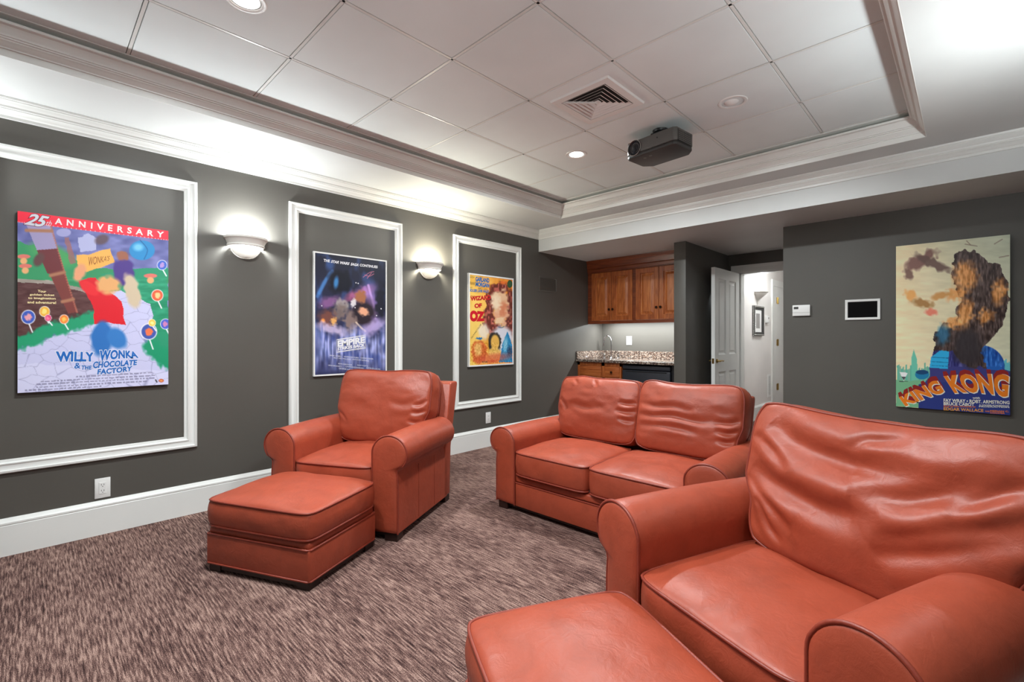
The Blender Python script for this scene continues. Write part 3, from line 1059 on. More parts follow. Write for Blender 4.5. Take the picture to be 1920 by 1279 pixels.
class Poster:
    """a printed board; the art is laid out on a sheet whose four corners are given in sheet units"""

    def __init__(self, name, label, org, e1, n, w_, h_, corners, thick=0.024, edge=None, nx=150, ny=220, edge_w=0.012):
        self.root = thing(name, label, 'poster', org)
        self.org0 = org
        self.e1, self.n_, self.w, self.h, self.th = np.array(e1, float), np.array(n, float), w_, h_, thick
        self.H = homog([(0, 0), (1, 0), (1, 1), (0, 1)], corners)        # unit square (y down) to sheet
        self.Hi = np.linalg.inv(self.H)
        self.nx, self.ny = nx, ny
        self.lay = 0
        self.parts = {}
        back = MB()
        self.quadbox(back, 0, w_, 0, h_, 0.002, thick)
        back.build('board', edge or M['black'], self.root)
        if edge is not None:
            fr = MB()
            path = [(0, 0), (w_, 0), (w_, h_), (0, h_)]
            pr_ = [(0, thick - 0.004), (0, thick + 0.004), (edge_w, thick + 0.004), (edge_w, thick - 0.001)]
            fr.sweep(path, True, pr_, lambda a, b, h: tuple(self.e1 * a + np.array([0, 0, b]) + self.n_ * h))
            fr.build('frame', edge, self.root, flat=True)

    def quadbox(self, mb, a0, a1, b0, b1, c0, c1):
        V = []
        for c in (c0, c1):
            for a, b in ((a0, b0), (a1, b0), (a1, b1), (a0, b1)):
                V.append(self.e1 * a + np.array([0, 0, b]) + self.n_ * c)
        mb.add(V, [(0, 1, 2, 3), (4, 5, 6, 7), (0, 1, 5, 4), (1, 2, 6, 5), (2, 3, 7, 6), (3, 0, 4, 7)])

    def paint(self, fn, gain=1.0):
        nx, ny = self.nx, self.ny
        gx, gy = np.meshgrid(np.linspace(0, 1, nx), np.linspace(0, 1, ny), indexing='ij')
        SX, SY = happly(self.H, gx, gy)
        self.img = np.zeros(gx.shape + (3,))
        self.SX, self.SY, self.GX, self.GY = SX, SY, gx, gy
        fn(self)
        self.img = np.clip(self.img * gain, 0, 250)
        P = self.e1[None] * (gx.ravel() * self.w)[:, None] + np.array([0, 0, 1.0])[None] * ((1 - gy.ravel()) * self.h)[:, None] + self.n_[None] * (self.th + 0.0005)
        F = []
        for i in range(nx - 1):
            for j in range(ny - 1):
                F.append((i * ny + j, i * ny + j + 1, (i + 1) * ny + j + 1, (i + 1) * ny + j))
        me = bpy.data.meshes.new('print')
        me.from_pydata(P.tolist(), [], F)
        me.update()
        c = self.img.reshape(-1, 3) / 255.0
        lin = np.where(c <= 0.04045, c / 12.92, ((np.clip(c, 0, 1) + 0.055) / 1.055) ** 2.4)
        att = me.color_attributes.new('print', 'FLOAT_COLOR', 'POINT')
        att.data.foreach_set('color', np.concatenate([lin, np.ones((len(lin), 1))], 1).astype(np.float32).ravel())
        me.materials.append(M['print'])
        o = bpy.data.objects.new('print', me)
        C.objects.link(o)
        o.parent = self.root

    # ---- brushes
    def blend(self, a, col):
        a = np.clip(a, 0, 1)[..., None]
        col = np.array(col, float)
        self.img = self.img * (1 - a) + col * a

    def warp(self, amp, sc, seed):
        x = self.SX + amp * vnoise(self.SX / sc + 11, self.SY / sc + 3, seed) * 2
        y = self.SY + amp * vnoise(self.SX / sc + 31, self.SY / sc + 17, seed + 1) * 2
        return x, y

    def ell(self, cx, cy, rx, ry, col, soft=0.12, rot=0, op=1, amp=0, sc=40, seed=1):
        x, y = self.warp(amp, sc, seed) if amp else (self.SX, self.SY)
        c_, s_ = math.cos(R(rot)), math.sin(R(rot))
        dx, dy = x - cx, y - cy
        d = np.sqrt(((dx * c_ + dy * s_) / rx) ** 2 + ((-dx * s_ + dy * c_) / ry) ** 2)
        self.blend(op * np.clip((1 - d) / soft + 0.5, 0, 1), col)

    def poly(self, pts, col, amp=0, sc=40, seed=1, op=1):
        x, y = self.warp(amp, sc, seed) if amp else (self.SX, self.SY)
        ins = np.zeros(x.shape, bool)
        n = len(pts)
        for i in range(n):
            (x0, y0), (x1, y1) = pts[i], pts[(i + 1) % n]
            if y0 == y1:
                continue
            cond = ((y0 > y) != (y1 > y)) & (x < (x1 - x0) * (y - y0) / (y1 - y0) + x0)
            ins ^= cond
        self.blend(ins.astype(float) * op, col)

    def line(self, pts, wd, col, op=1):
        S = spline(pts, 40)
        d = np.full(self.SX.shape, 1e9)
        for (sx, sy) in S:
            d = np.minimum(d, (self.SX - sx) ** 2 + (self.SY - sy) ** 2)
        self.blend(op * np.clip(1.5 - np.sqrt(d) / wd, 0, 1), col)

    def mottle(self, amount, sx, sy, seed, mask=1.0):
        n_ = vnoise(self.SX / sx + 5, self.SY / sy + 5, seed) + 0.5 * vnoise(self.SX / sx * 2.3, self.SY / sy * 2.3, seed + 1)
        self.img = np.clip(self.img + (amount * n_ * mask)[..., None], 0, 255)

    # ---- lettering: bottom and top are curves of two or three sheet points
    def text(self, s, bottom, top, rgb, part='lettering', bold=0.0, shear=0.0, spacing=1.0, lift=None, fatten=0.0, shift=(0, 0)):
        V0, F = text_geo(s, bold, shear, spacing)
        V1, F1 = (V0, F) if not fatten else text_geo(s, bold + fatten, shear, spacing)
        if len(V0) == 0:
            return
        lo, hi = V0.min(0), V0.max(0)
        q = (V1 - lo) / (hi - lo)

        def curve(c, t_):
            c = [np.array(p, float) for p in c]
            t_ = t_[:, None]
            if len(c) == 2:
                return c[0] * (1 - t_) + c[1] * t_
            k = 2 * c[1] - (c[0] + c[2]) / 2
            return c[0] * (1 - t_) ** 2 + 2 * k * t_ * (1 - t_) + c[2] * t_ ** 2
        P = curve(bottom, q[:, 0]) * (1 - q[:, 1:2]) + curve(top, q[:, 0]) * q[:, 1:2]
        P = P + np.array(shift, float)
        x, y = happly(self.Hi, P[:, 0], P[:, 1])
        c = self.th + 0.0009 + 0.00025 * (self.lay if lift is None else lift)
        W_ = self.e1[None] * (x * self.w)[:, None] + np.array([0, 0, 1.0])[None] * ((1 - y) * self.h)[:, None] + self.n_[None] * c
        self.parts.setdefault((part, rgb, s, tuple(bottom[0])), MB()).add(W_, F1)

    def finish(self):
        for (part, rgb, _s, _b), mb in self.parts.items():
            mb.build(part, ink(rgb), self.root, flat=True)


# the wide colourful sheet with the red banner
def art_garden(p):
    gy = p.GY[..., None]
    p.img = np.array([96, 100, 158.]) * (1 - gy) + np.array([150, 150, 196.]) * gy
    p.mottle(40, 90, 40, 1)
    p.poly([(100, 250), (330, 280), (560, 400), (1060, 470), (1060, 620), (100, 620)], (52, 138, 92), 14, 60, 2)
    p.poly([(640, 440), (1060, 400), (1060, 1040), (930, 900), (950, 650), (700, 560)], (40, 140, 104), 16, 50, 3)
    p.ell(330, 330, 150, 60, (70, 150, 90), 0.6, 20)
    p.poly([(100, 478), (330, 500), (560, 560), (600, 700), (560, 740), (110, 870)], (84, 52, 52), 10, 60, 4)
    p.poly([(100, 478), (330, 492), (560, 552), (560, 575), (330, 515), (100, 500)], (150, 140, 132), 4, 30, 5)
    p.mottle(24, 60, 14, 6, (p.SY > 480) & (p.SY < 820))
    p.poly([(110, 930), (600, 740), (620, 560), (760, 560), (940, 640), (960, 720), (900, 860), (960, 960), (1060, 1040), (1060, 1200), (100, 1210)], (190, 190, 222), 6, 40, 7)
    p.poly([(100, 1010), (1060, 1060), (1060, 1200), (100, 1210)], (200, 200, 228), 10, 60, 8)
    rs = np.random.RandomState(4)
    cells = np.stack([rs.uniform(110, 1060, 90), rs.uniform(560, 1200, 90)], 1)
    wx, wy = p.warp(10, 40, 9)
    d = np.stack([np.sqrt(((wx - c[0]) * 0.8) ** 2 + ((wy - c[1]) * 1.35) ** 2) for c in cells], -1)
    d.sort(-1)
    edge = np.clip(1 - (d[..., 1] - d[..., 0]) / 5.0, 0, 1)
    stone = (p.img.mean(-1) > 165) & (p.SY > 560)
    p.blend(edge * stone * 0.55, (116, 116, 156))
    for (x, y) in [(130, 880), (220, 850), (310, 800), (400, 790), (480, 760), (560, 730)]:
        p.ell(x, y, 80, 42, (34, 146, 104), 0.5, -18, 1, 16, 18, int(x))
    for (x, y) in [(960, 920), (1010, 960), (1050, 1000)]:
        p.ell(x, y, 60, 50, (26, 140, 100), 0.5, 30, 1, 14, 18, int(x))
    # leaning column
    p.poly([(165, 140), (320, 150), (485, 690), (430, 700)], (116, 56, 52))
    p.poly([(165, 140), (320, 150), (362, 290), (232, 300)], (150, 140, 178))
    p.poly([(232, 300), (362, 290), (400, 420), (300, 450)], (104, 46, 50))
    p.line([(320, 150), (400, 420), (485, 690)], 6, (176, 104, 84), 0.8)
    for a_, b_ in (((165, 175), (325, 180)), ((318, 460), (405, 440)), ((392, 625), (462, 610))):
        p.line([a_, b_], 10, (160, 110, 84))
    # background shapes
    p.ell(400, 190, 46, 26, (150, 150, 196))
    p.poly([(404, 220), (430, 220), (480, 380), (440, 390)], (148, 96, 96), 4, 20, 3, 0.8)
    p.poly([(490, 225), (545, 200), (610, 225), (600, 300), (500, 310)], (168, 170, 208), 8, 20, 4)
    p.poly([(480, 335), (560, 330), (690, 290), (722, 380), (600, 420), (545, 440), (500, 420)], (226, 168, 84), 6, 40, 5)
    p.ell(892, 304, 80, 62, (38, 132, 190), 0.1)
    p.ell(868, 285, 30, 22, (110, 184, 222), 0.9)
    p.line([(880, 240), (925, 300), (905, 360)], 3, (20, 90, 150))
    # plain patches of the same colours as the print
    p.ell(780, 440, 62, 92, (74, 52, 128), 0.25, -8, 1, 12, 30, 12)
    p.ell(830, 560, 46, 110, (196, 178, 152), 0.3, -14, 1, 10, 30, 14)
    p.ell(770, 340, 36, 30, (150, 92, 72), 0.4, 0, 1, 8, 20, 15)
    p.poly([(500, 500), (600, 470), (680, 560), (760, 620), (790, 770), (720, 760), (600, 770), (585, 650)], (206, 26, 40), 8, 40, 16)
    p.ell(560, 540, 70, 34, (216, 40, 48), 0.3, 35)
    p.ell(640, 860, 66, 110, (44, 106, 176), 0.3, 6, 1, 8, 40, 17)
    p.ell(735, 860, 56, 70, (52, 116, 184), 0.35, -30, 1, 8, 40, 18)
    p.ell(680, 520, 70, 56, (216, 160, 104), 0.4, 0, 1, 12, 24, 19)
    p.ell(500, 440, 34, 56, (216, 150, 112), 0.5, 20, 1, 8, 20, 21)
    # lollipops and caps
    for (x, y, r, c1, c2) in [(180, 720, 45, (58, 86, 176), (220, 150, 160)), (282, 686, 34, (226, 168, 60), (240, 210, 120)), (304, 726, 22, (216, 70, 120), (230, 120, 150)), (404, 735, 30, (232, 132, 56), (250, 190, 90)),
                              (1018, 398, 32, (60, 96, 190), (170, 140, 200)), (988, 588, 38, (214, 92, 60), (244, 190, 130)), (935, 815, 52, (60, 82, 160), (236, 110, 70)), (1040, 768, 34, (70, 92, 190), (190, 120, 170)), (955, 760, 24, (230, 190, 80), (240, 220, 140))]:
        p.line([(x + 6, y + r), (x + 26, y + r * 2.1)], 4, (226, 226, 230))
        p.ell(x, y, r, r, (230, 228, 232), 0.1)
        p.ell(x, y, r * 0.9, r * 0.9, c1, 0.12)
        p.ell(x, y, r * 0.45, r * 0.45, c2, 0.4, 0, 1, 6, 12, int(x))
    for (x, y) in ((150, 340), (945, 465), (160, 400)):
        p.ell(x, y, 42, 14, (206, 110, 100), 0.2)
        p.ell(x, y + 28, 22, 20, (216, 160, 110), 0.3)
    p.ell(245, 360, 30, 44, (90, 60, 60), 0.5, 30)
    p.ell(640, 235, 44, 30, (90, 70, 84), 0.5, -20)
    # banner
    p.poly([(100, 40), (1070, 180), (1070, 244), (100, 124)], (226, 38, 62))
    p.line([(110, 121), (1057, 241)], 2.5, (236, 226, 230))
    # tiny credit lines
    for k, (y, x0, x1) in enumerate([(1088, 480, 940), (1106, 260, 960), (1122, 230, 960), (1140, 230, 930), (1156, 160, 640)]):
        seg = x0
        while seg < x1:
            e = seg + rs.uniform(10, 34)
            sl = -0.05 * (seg - 110)
            p.poly([(seg, y + 22 + sl), (e, y + 22 + sl - 1.5), (e, y + 30 + sl - 1.5), (seg, y + 30 + sl)], (120, 118, 150), op=0.75)
            seg = e + 7
    p.ell(1013, 1122, 16, 11, (190, 84, 60), 0.2)
    p.ell(1013, 1122, 10, 6, (220, 150, 90), 0.3)
    p.line([(978, 1118), (985, 1130)], 4, (50, 50, 60))


lw = dict(e1=(0, 1, 0), n=(1, 0, 0))
P1 = Poster('film_poster', 'wide colourful unframed poster with red anniversary banner, left end of the left wall', (XL, -0.0486, 0.900), w_=0.688, h_=1.017, corners=[(110, 52), (1057, 183), (1057, 1145), (115, 1195)], thick=0.028, nx=230, ny=330, **lw)
P1.paint(art_garden, 1.08)
P1.text('25', [(150, 138), (285, 160)], [(176, 64), (312, 90)], (214, 214, 224), 'lettering', 0.03, 0.25, 0.9, 1)
P1.text('25', [(150, 138), (285, 160)], [(176, 64), (312, 90)], (110, 24, 44), 'lettering_shadow', 0.03, 0.25, 0.9, 0, 0.03)
P1.text('th', [(288, 146), (322, 150)], [(294, 112), (328, 116)], (214, 214, 224), 'lettering', 0.0, 0.3, 1.0, 1)
P1.text('ANNIVERSARY', [(344, 137), (1028, 227)], [(346, 97), (1030, 189)], (240, 232, 232), 'lettering', 0.03, 0, 1.9, 1)
for s_, x0, x1, y in (('Your', 238, 292, 566), ('golden ticket', 188, 343, 590), ('to imagination', 178, 351, 612), ('and adventure!', 174, 354, 636)):
    P1.text(s_, [(x0, y - 2), (x1, y + 3)], [(x0, y - 18), (x1, y - 13)], (244, 226, 170), 'lettering', 0.03, 0, 1.0, 1)
P1.text("WONKA'S", [(560, 402), (690, 366)], [(556, 342), (690, 338)], (150, 84, 40), 'lettering', 0.0, 0.3, 1.0, 1)
for ls, ft, col, nm in ((1, 0.0, (36, 106, 190), 'lettering'), (0, 0.05, (236, 238, 246), 'lettering_outline')):
    for s_, b_, t_ in (('WILLY', [(362, 1003), (480, 1000), (600, 1002)], [(352, 936), (480, 938), (590, 944)]), ('WONKA', [(624, 1000), (750, 985), (872, 980)], [(628, 930), (750, 928), (850, 940)]),
                       ('&', [(468, 1044), (508, 1044)], [(470, 1006), (510, 1008)]), ('THE', [(512, 1052), (576, 1050)], [(514, 1024), (578, 1026)]),
                       ('CHOCOLATE', [(584, 1044), (860, 1024)], [(588, 1000), (864, 990)]), ('FACTORY', [(612, 1082), (724, 1074), (832, 1058)], [(614, 1048), (724, 1040), (834, 1028)])):
        P1.text(s_, b_, t_, col, nm, 0.02 if s_ == '&' else 0.045, 0.05, 1.04, ls, ft * (0.5 if s_ == '&' else 0.8))
P1.finish()


# the dark blue sheet
def art_storm(p):
    gy = p.GY[..., None]
    p.img = np.array([26, 28, 44.]) * (1 - gy) + np.array([44, 48, 84.]) * gy
    n1 = vnoise(p.SX / 70 + 3, p.SY / 160 + 1, 31) + 0.6 * vnoise(p.SX / 24 + 3, p.SY / 70 + 1, 32)
    p.blend(np.clip(n1 * 1.3, 0, 0.6), (60, 84, 140))
    for a_ in ([(115, 470), (190, 330), (260, 240)], [(135, 440), (200, 320), (240, 260)]):
        p.line(a_, 16, (70, 120, 180), 0.6)
    p.ell(330, 330, 110, 100, (14, 15, 26), 0.5, 0, 0.9, 20, 40, 33)
    p.ell(296, 340, 22, 52, (60, 124, 180), 0.9, 8, 0.9)
    p.ell(240, 180, 40, 50, (56, 84, 140), 0.9, 0, 0.7)
    p.ell(500, 440, 130, 40, (176, 92, 130), 0.9, -24, 0.8, 14, 26, 34)
    p.ell(230, 520, 100, 44, (150, 96, 150), 0.9, -14, 0.7, 14, 26, 35)
    p.ell(590, 560, 120, 180, (150, 120, 190), 0.9, 8, 0.85, 10, 40, 36)
    p.line([(590, 360), (630, 520), (650, 640)], 10, (196, 160, 220), 0.7)
    p.line([(560, 380), (600, 520), (600, 640)], 14, (176, 130, 200), 0.5)
    p.ell(540, 600, 110, 130, (34, 26, 32), 0.6, 20, 0.95, 20, 40, 37)
    p.ell(700, 520, 50, 170, (18, 20, 30), 0.8, 0, 0.9, 20, 30, 30)
    p.ell(520, 460, 50, 54, (150, 96, 66), 0.6, 0, 1, 16, 22, 38)
    p.ell(545, 590, 48, 32, (206, 150, 120), 0.6, 10, 1, 12, 20, 39)
    p.ell(455, 520, 20, 40, (210, 206, 206), 0.6, 20, 0.9, 8, 14, 40)
    p.ell(350, 540, 70, 50, (150, 142, 140), 0.6, 20, 0.9, 22, 22, 41)
    p.ell(330, 600, 60, 70, (110, 96, 92), 0.7, 10, 0.9, 24, 20, 42)
    p.ell(430, 690, 60, 100, (128, 108, 102), 0.7, -10, 0.9, 24, 20, 43)
    p.ell(205, 660, 80, 70, (110, 66, 56), 0.8, 0, 0.9, 20, 24, 44)
    p.ell(170, 690, 18, 18, (226, 140, 70), 0.9)
    p.ell(270, 690, 28, 36, (214, 160, 90), 0.8, 0, 0.9, 12, 14, 45)
    p.line([(480, 690), (520, 730), (560, 760)], 8, (190, 170, 150))
    low = np.clip((p.SY - 720 + 70 * vnoise(p.SX / 40, p.SX * 0, 46) + 30 * np.sin(p.SX / 60)) / 110, 0, 1) * np.clip((1190 - p.SY) / 220, 0.1, 1)
    st = 0.62 + 0.9 * vnoise(p.SX / 13 + 2, p.SY / 90 + 3, 47) + 0.4 * vnoise(p.SX / 40, p.SY / 40, 48)
    p.blend(low * np.clip(st, 0, 1), (158, 164, 214))
    p.ell(250, 760, 140, 40, (214, 196, 226), 0.9, 12, 0.7, 14, 26, 49)
    p.ell(640, 720, 120, 50, (186, 168, 216), 0.9, -30, 0.7, 14, 26, 50)
    p.blend(low * np.clip(1.6 * vnoise(p.SX / 16 + 9, p.SY / 70 + 1, 51), 0, 0.75), (44, 60, 124))
    for a_ in ([(545, 290), (600, 250), (640, 240)], [(560, 270), (600, 280), (640, 260)], [(580, 300), (620, 250)]):
        p.line(a_, 2.5, (190, 110, 130), 0.9)
    for (x, y) in ((158, 556), (480, 340), (500, 345), (700, 560), (470, 560), (660, 620)):
        p.ell(x, y, 5, 5, (240, 240, 245), 0.6)
    p.ell(430, 1180, 400, 60, (30, 34, 60), 0.8, -8, 0.7)


P2 = Poster('film_poster', 'dark blue poster in a thin white frame behind the armchair, above its back', (XL, 1.605, 0.893), w_=0.669, h_=1.020, corners=[(78, 52), (752, 145), (742, 1096), (75, 1205)], thick=0.018, edge=M['plate'], nx=190, ny=280, **lw)
P2.paint(art_storm, 1.15)
wh = (238, 238, 242)
P2.text('THE', [(176, 151), (236, 159)], [(178, 126), (238, 134)], wh, bold=0.035, lift=1)
P2.text('STAR WARS', [(246, 162), (420, 184)], [(250, 137), (424, 159)], wh, bold=0.04, shear=0.25, lift=1)
P2.text('SAGA', [(430, 186), (502, 195)], [(434, 161), (506, 170)], wh, bold=0.04, shear=0.25, lift=1)
P2.text('CONTINUES', [(514, 194), (672, 212)], [(516, 171), (674, 189)], wh, bold=0.035, lift=1)
P2.text('EMPIRE', [(306, 918), (556, 862)], [(306, 862), (556, 808)], wh, 'lettering', 0.05, 0.0, 0.98, 1)
P2.text('STRIKES BACK', [(304, 950), (556, 894)], [(306, 920), (556, 866)], wh, 'lettering', 0.045, 0.0, 0.98, 1)
lg = MB()
def sheet_quad(P, mb, pts, lift=1):
    W_ = []
    for (a, b) in pts:
        x, y = happly(P.Hi, np.array([a]), np.array([b]))
        W_.append(P.e1 * (x[0] * P.w) + np.array([0, 0, (1 - y[0]) * P.h]) + P.n_ * (P.th + 0.0009 + 0.00025 * lift))
    mb.add(W_, [tuple(range(len(pts)))])
for q in ([(306, 852), (556, 797), (556, 803), (306, 858)], [(304, 958), (556, 900), (556, 906), (304, 964)], [(298, 850), (562, 789), (562, 791.5), (298, 853)], [(298, 968), (562, 908), (562, 910.5), (298, 970.5)],
          [(297, 850), (299.5, 850), (299.5, 970), (297, 970)], [(560, 790), (562.5, 790), (562.5, 910), (560, 910)]):
    sheet_quad(P2, lg, q)
lg.build('title_border', ink(wh), P2.root, flat=True)
for s_, x0, x1, y0, hh in (('MARK HAMILL', 232, 346, 1004, 12), ('HARRISON FORD', 366, 500, 1003, 12), ('CARRIE FISHER', 514, 628, 1001, 12), ('BILLY DEE WILLIAMS', 270, 428, 1022, 11), ('ANTHONY DANIELS', 442, 590, 1020, 11),
                           ('IRVIN KERSHNER', 312, 440, 1070, 11), ('GARY KURTZ', 486, 582, 1066, 11), ('LEIGH BRACKETT', 218, 344, 1093, 11), ('LAWRENCE KASDAN', 382, 540, 1088, 11), ('GEORGE LUCAS', 566, 686, 1082, 11),
                           ('GEORGE LUCAS', 318, 444, 1112, 12), ('JOHN WILLIAMS', 484, 606, 1106, 11)):
    P2.text(s_, [(x0, y0), (x1, y0)], [(x0, y0 - hh), (x1, y0 - hh)], (214, 216, 232), 'credits', 0.01, 0, 1.0, 1)
P2.finish()


# the orange sheet
def art_sun(p):
    gx = p.GX[..., None]
    p.img = np.array([250, 200, 92.]) * (1 - gx) + np.array([238, 140, 52.]) * gx
    p.mottle(34, 60, 60, 61)
    p.ell(180, 640, 110, 330, (250, 214, 116), 0.9, 0, 0.8)
    # brown tangle with a pale oval patch, plain
    for (x, y, rx, ry) in [(470, 260, 120, 70), (370, 420, 60, 140), (340, 620, 70, 150), (400, 740, 90, 80), (600, 440, 50, 160), (600, 660, 60, 180)]:
        p.ell(x, y, rx, ry, (110, 52, 44), 0.25, 0, 1, 22, 24, int(x + y))
    n1 = vnoise(p.SX / 17 + 3, p.SY / 26 + 1, 62)
    brown = np.abs(p.img - np.array([110, 52, 44.])).sum(-1) < 60
    p.blend(brown * np.clip(n1 * 3, 0, 1), (196, 104, 92))
    p.ell(478, 400, 104, 120, (240, 196, 156), 0.4, -4, 1, 40, 34, 73)
    p.ell(490, 560, 92, 110, (236, 176, 140), 0.4, 10, 1, 40, 34, 74)
    p.ell(430, 420, 50, 90, (250, 224, 192), 0.9, 0, 1, 24, 24, 75)
    p.ell(520, 500, 30, 90, (222, 130, 92), 0.9, 14, 0.8, 20, 24, 76)
    p.ell(470, 640, 60, 40, (246, 210, 170), 0.6, -10, 1, 24, 24, 77)
    p.ell(500, 860, 130, 150, (228, 226, 236), 0.4, 0, 1, 10, 30, 63)
    p.ell(280, 770, 70, 90, (244, 230, 210), 0.6, 0, 0.9, 12, 30, 64)
    p.line([(456, 716), (495, 726), (524, 712)], 4, (50, 110, 150))
    p.ell(520, 190, 50, 20, (236, 110, 52), 0.8, 0, 0.8, 10, 20, 65)
    # three plain colour mounds at the foot
    p.ell(220, 1010, 96, 140, (214, 106, 50), 0.2, 0, 1, 16, 22, 66)
    p.ell(210, 980, 46, 80, (246, 196, 116), 0.7, 0, 0.9, 10, 20, 67)
    p.ell(225, 853, 40, 14, (50, 120, 176), 0.3, 0, 1, 8, 14, 68)
    p.ell(410, 900, 78, 120, (52, 46, 44), 0.2, 0, 1, 10, 22, 69)
    p.ell(415, 900, 52, 90, (240, 188, 92), 0.3)
    p.ell(410, 1030, 76, 70, (238, 190, 100), 0.3, 0, 1, 10, 22, 70)
    p.poly([(570, 770), (620, 930), (625, 1140), (460, 1140), (510, 900)], (44, 142, 196), 6, 20, 71)
    p.ell(540, 930, 26, 80, (150, 212, 238), 0.9, 6, 0.9)
    p.ell(590, 1010, 30, 60, (40, 50, 80), 0.9, 0, 0.7)
    p.mottle(50, 12, 14, 72, p.SY > 900)
    p.ell(400, 1085, 200, 50, (224, 90, 70), 0.8, -6, 0.6)
    p.ell(597, 207, 31, 46, (44, 72, 50), 0.12)
    p.ell(597, 207, 24, 36, (58, 92, 62), 0.2)


P3 = Poster('film_poster', 'orange and yellow poster with blue and red lettering in a white border, nearest the bar', (XL, 3.250, 0.897), w_=0.686, h_=1.001, corners=[(100, 70), (640, 143), (635, 1165), (93, 1190)], thick=0.022, edge=M['plate'], nx=160, ny=240, edge_w=0.016, **lw)
P3.paint(art_sun)
bl, rd, dk = (30, 108, 180), (206, 30, 46), (90, 66, 56)
for s_, b_, t_, c_, bo in (('JUDY', [(112, 136), (172, 144)], [(112, 108), (172, 116)], dk, 0.0), ('GARLAND', [(182, 172), (350, 192)], [(184, 114), (350, 138)], bl, 0.05), ('FRANK', [(114, 210), (176, 216)], [(114, 176), (176, 182)], dk, 0.0),
                           ('MORGAN', [(182, 232), (348, 250)], [(184, 176), (348, 196)], bl, 0.05), ('RAY', [(114, 254), (146, 256)], [(114, 236), (146, 238)], dk, 0.0), ('BERT', [(216, 266), (256, 270)], [(216, 246), (256, 250)], dk, 0.0),
                           ('JACK', [(288, 274), (326, 278)], [(288, 256), (326, 260)], dk, 0.0), ('BOLGER LAHR HALEY', [(110, 294), (346, 312)], [(112, 258), (346, 278)], bl, 0.045),
                           ('THE', [(120, 358), (180, 362)], [(120, 340), (180, 344)], rd, 0.03), ('WIZARD', [(120, 404), (366, 392)], [(118, 352), (366, 334)], rd, 0.055), ('OF', [(168, 492), (258, 484)], [(168, 436), (258, 432)], rd, 0.06),
                           ('OZ', [(110, 652), (292, 648)], [(112, 512), (292, 532)], rd, 0.08), ('TECHNICOLOR', [(130, 860), (252, 690)], [(122, 846), (242, 672)], dk, 0.0), ('PICTURE', [(256, 1144), (322, 1142)], [(256, 1122), (322, 1120)], dk, 0.02),
                           ('FLEMING', [(322, 1156), (444, 1146)], [(322, 1116), (444, 1106)], rd, 0.0)):
    P3.text(s_, b_, t_, c_, 'lettering', bo, 0, 0.98, 1)
P3.finish()


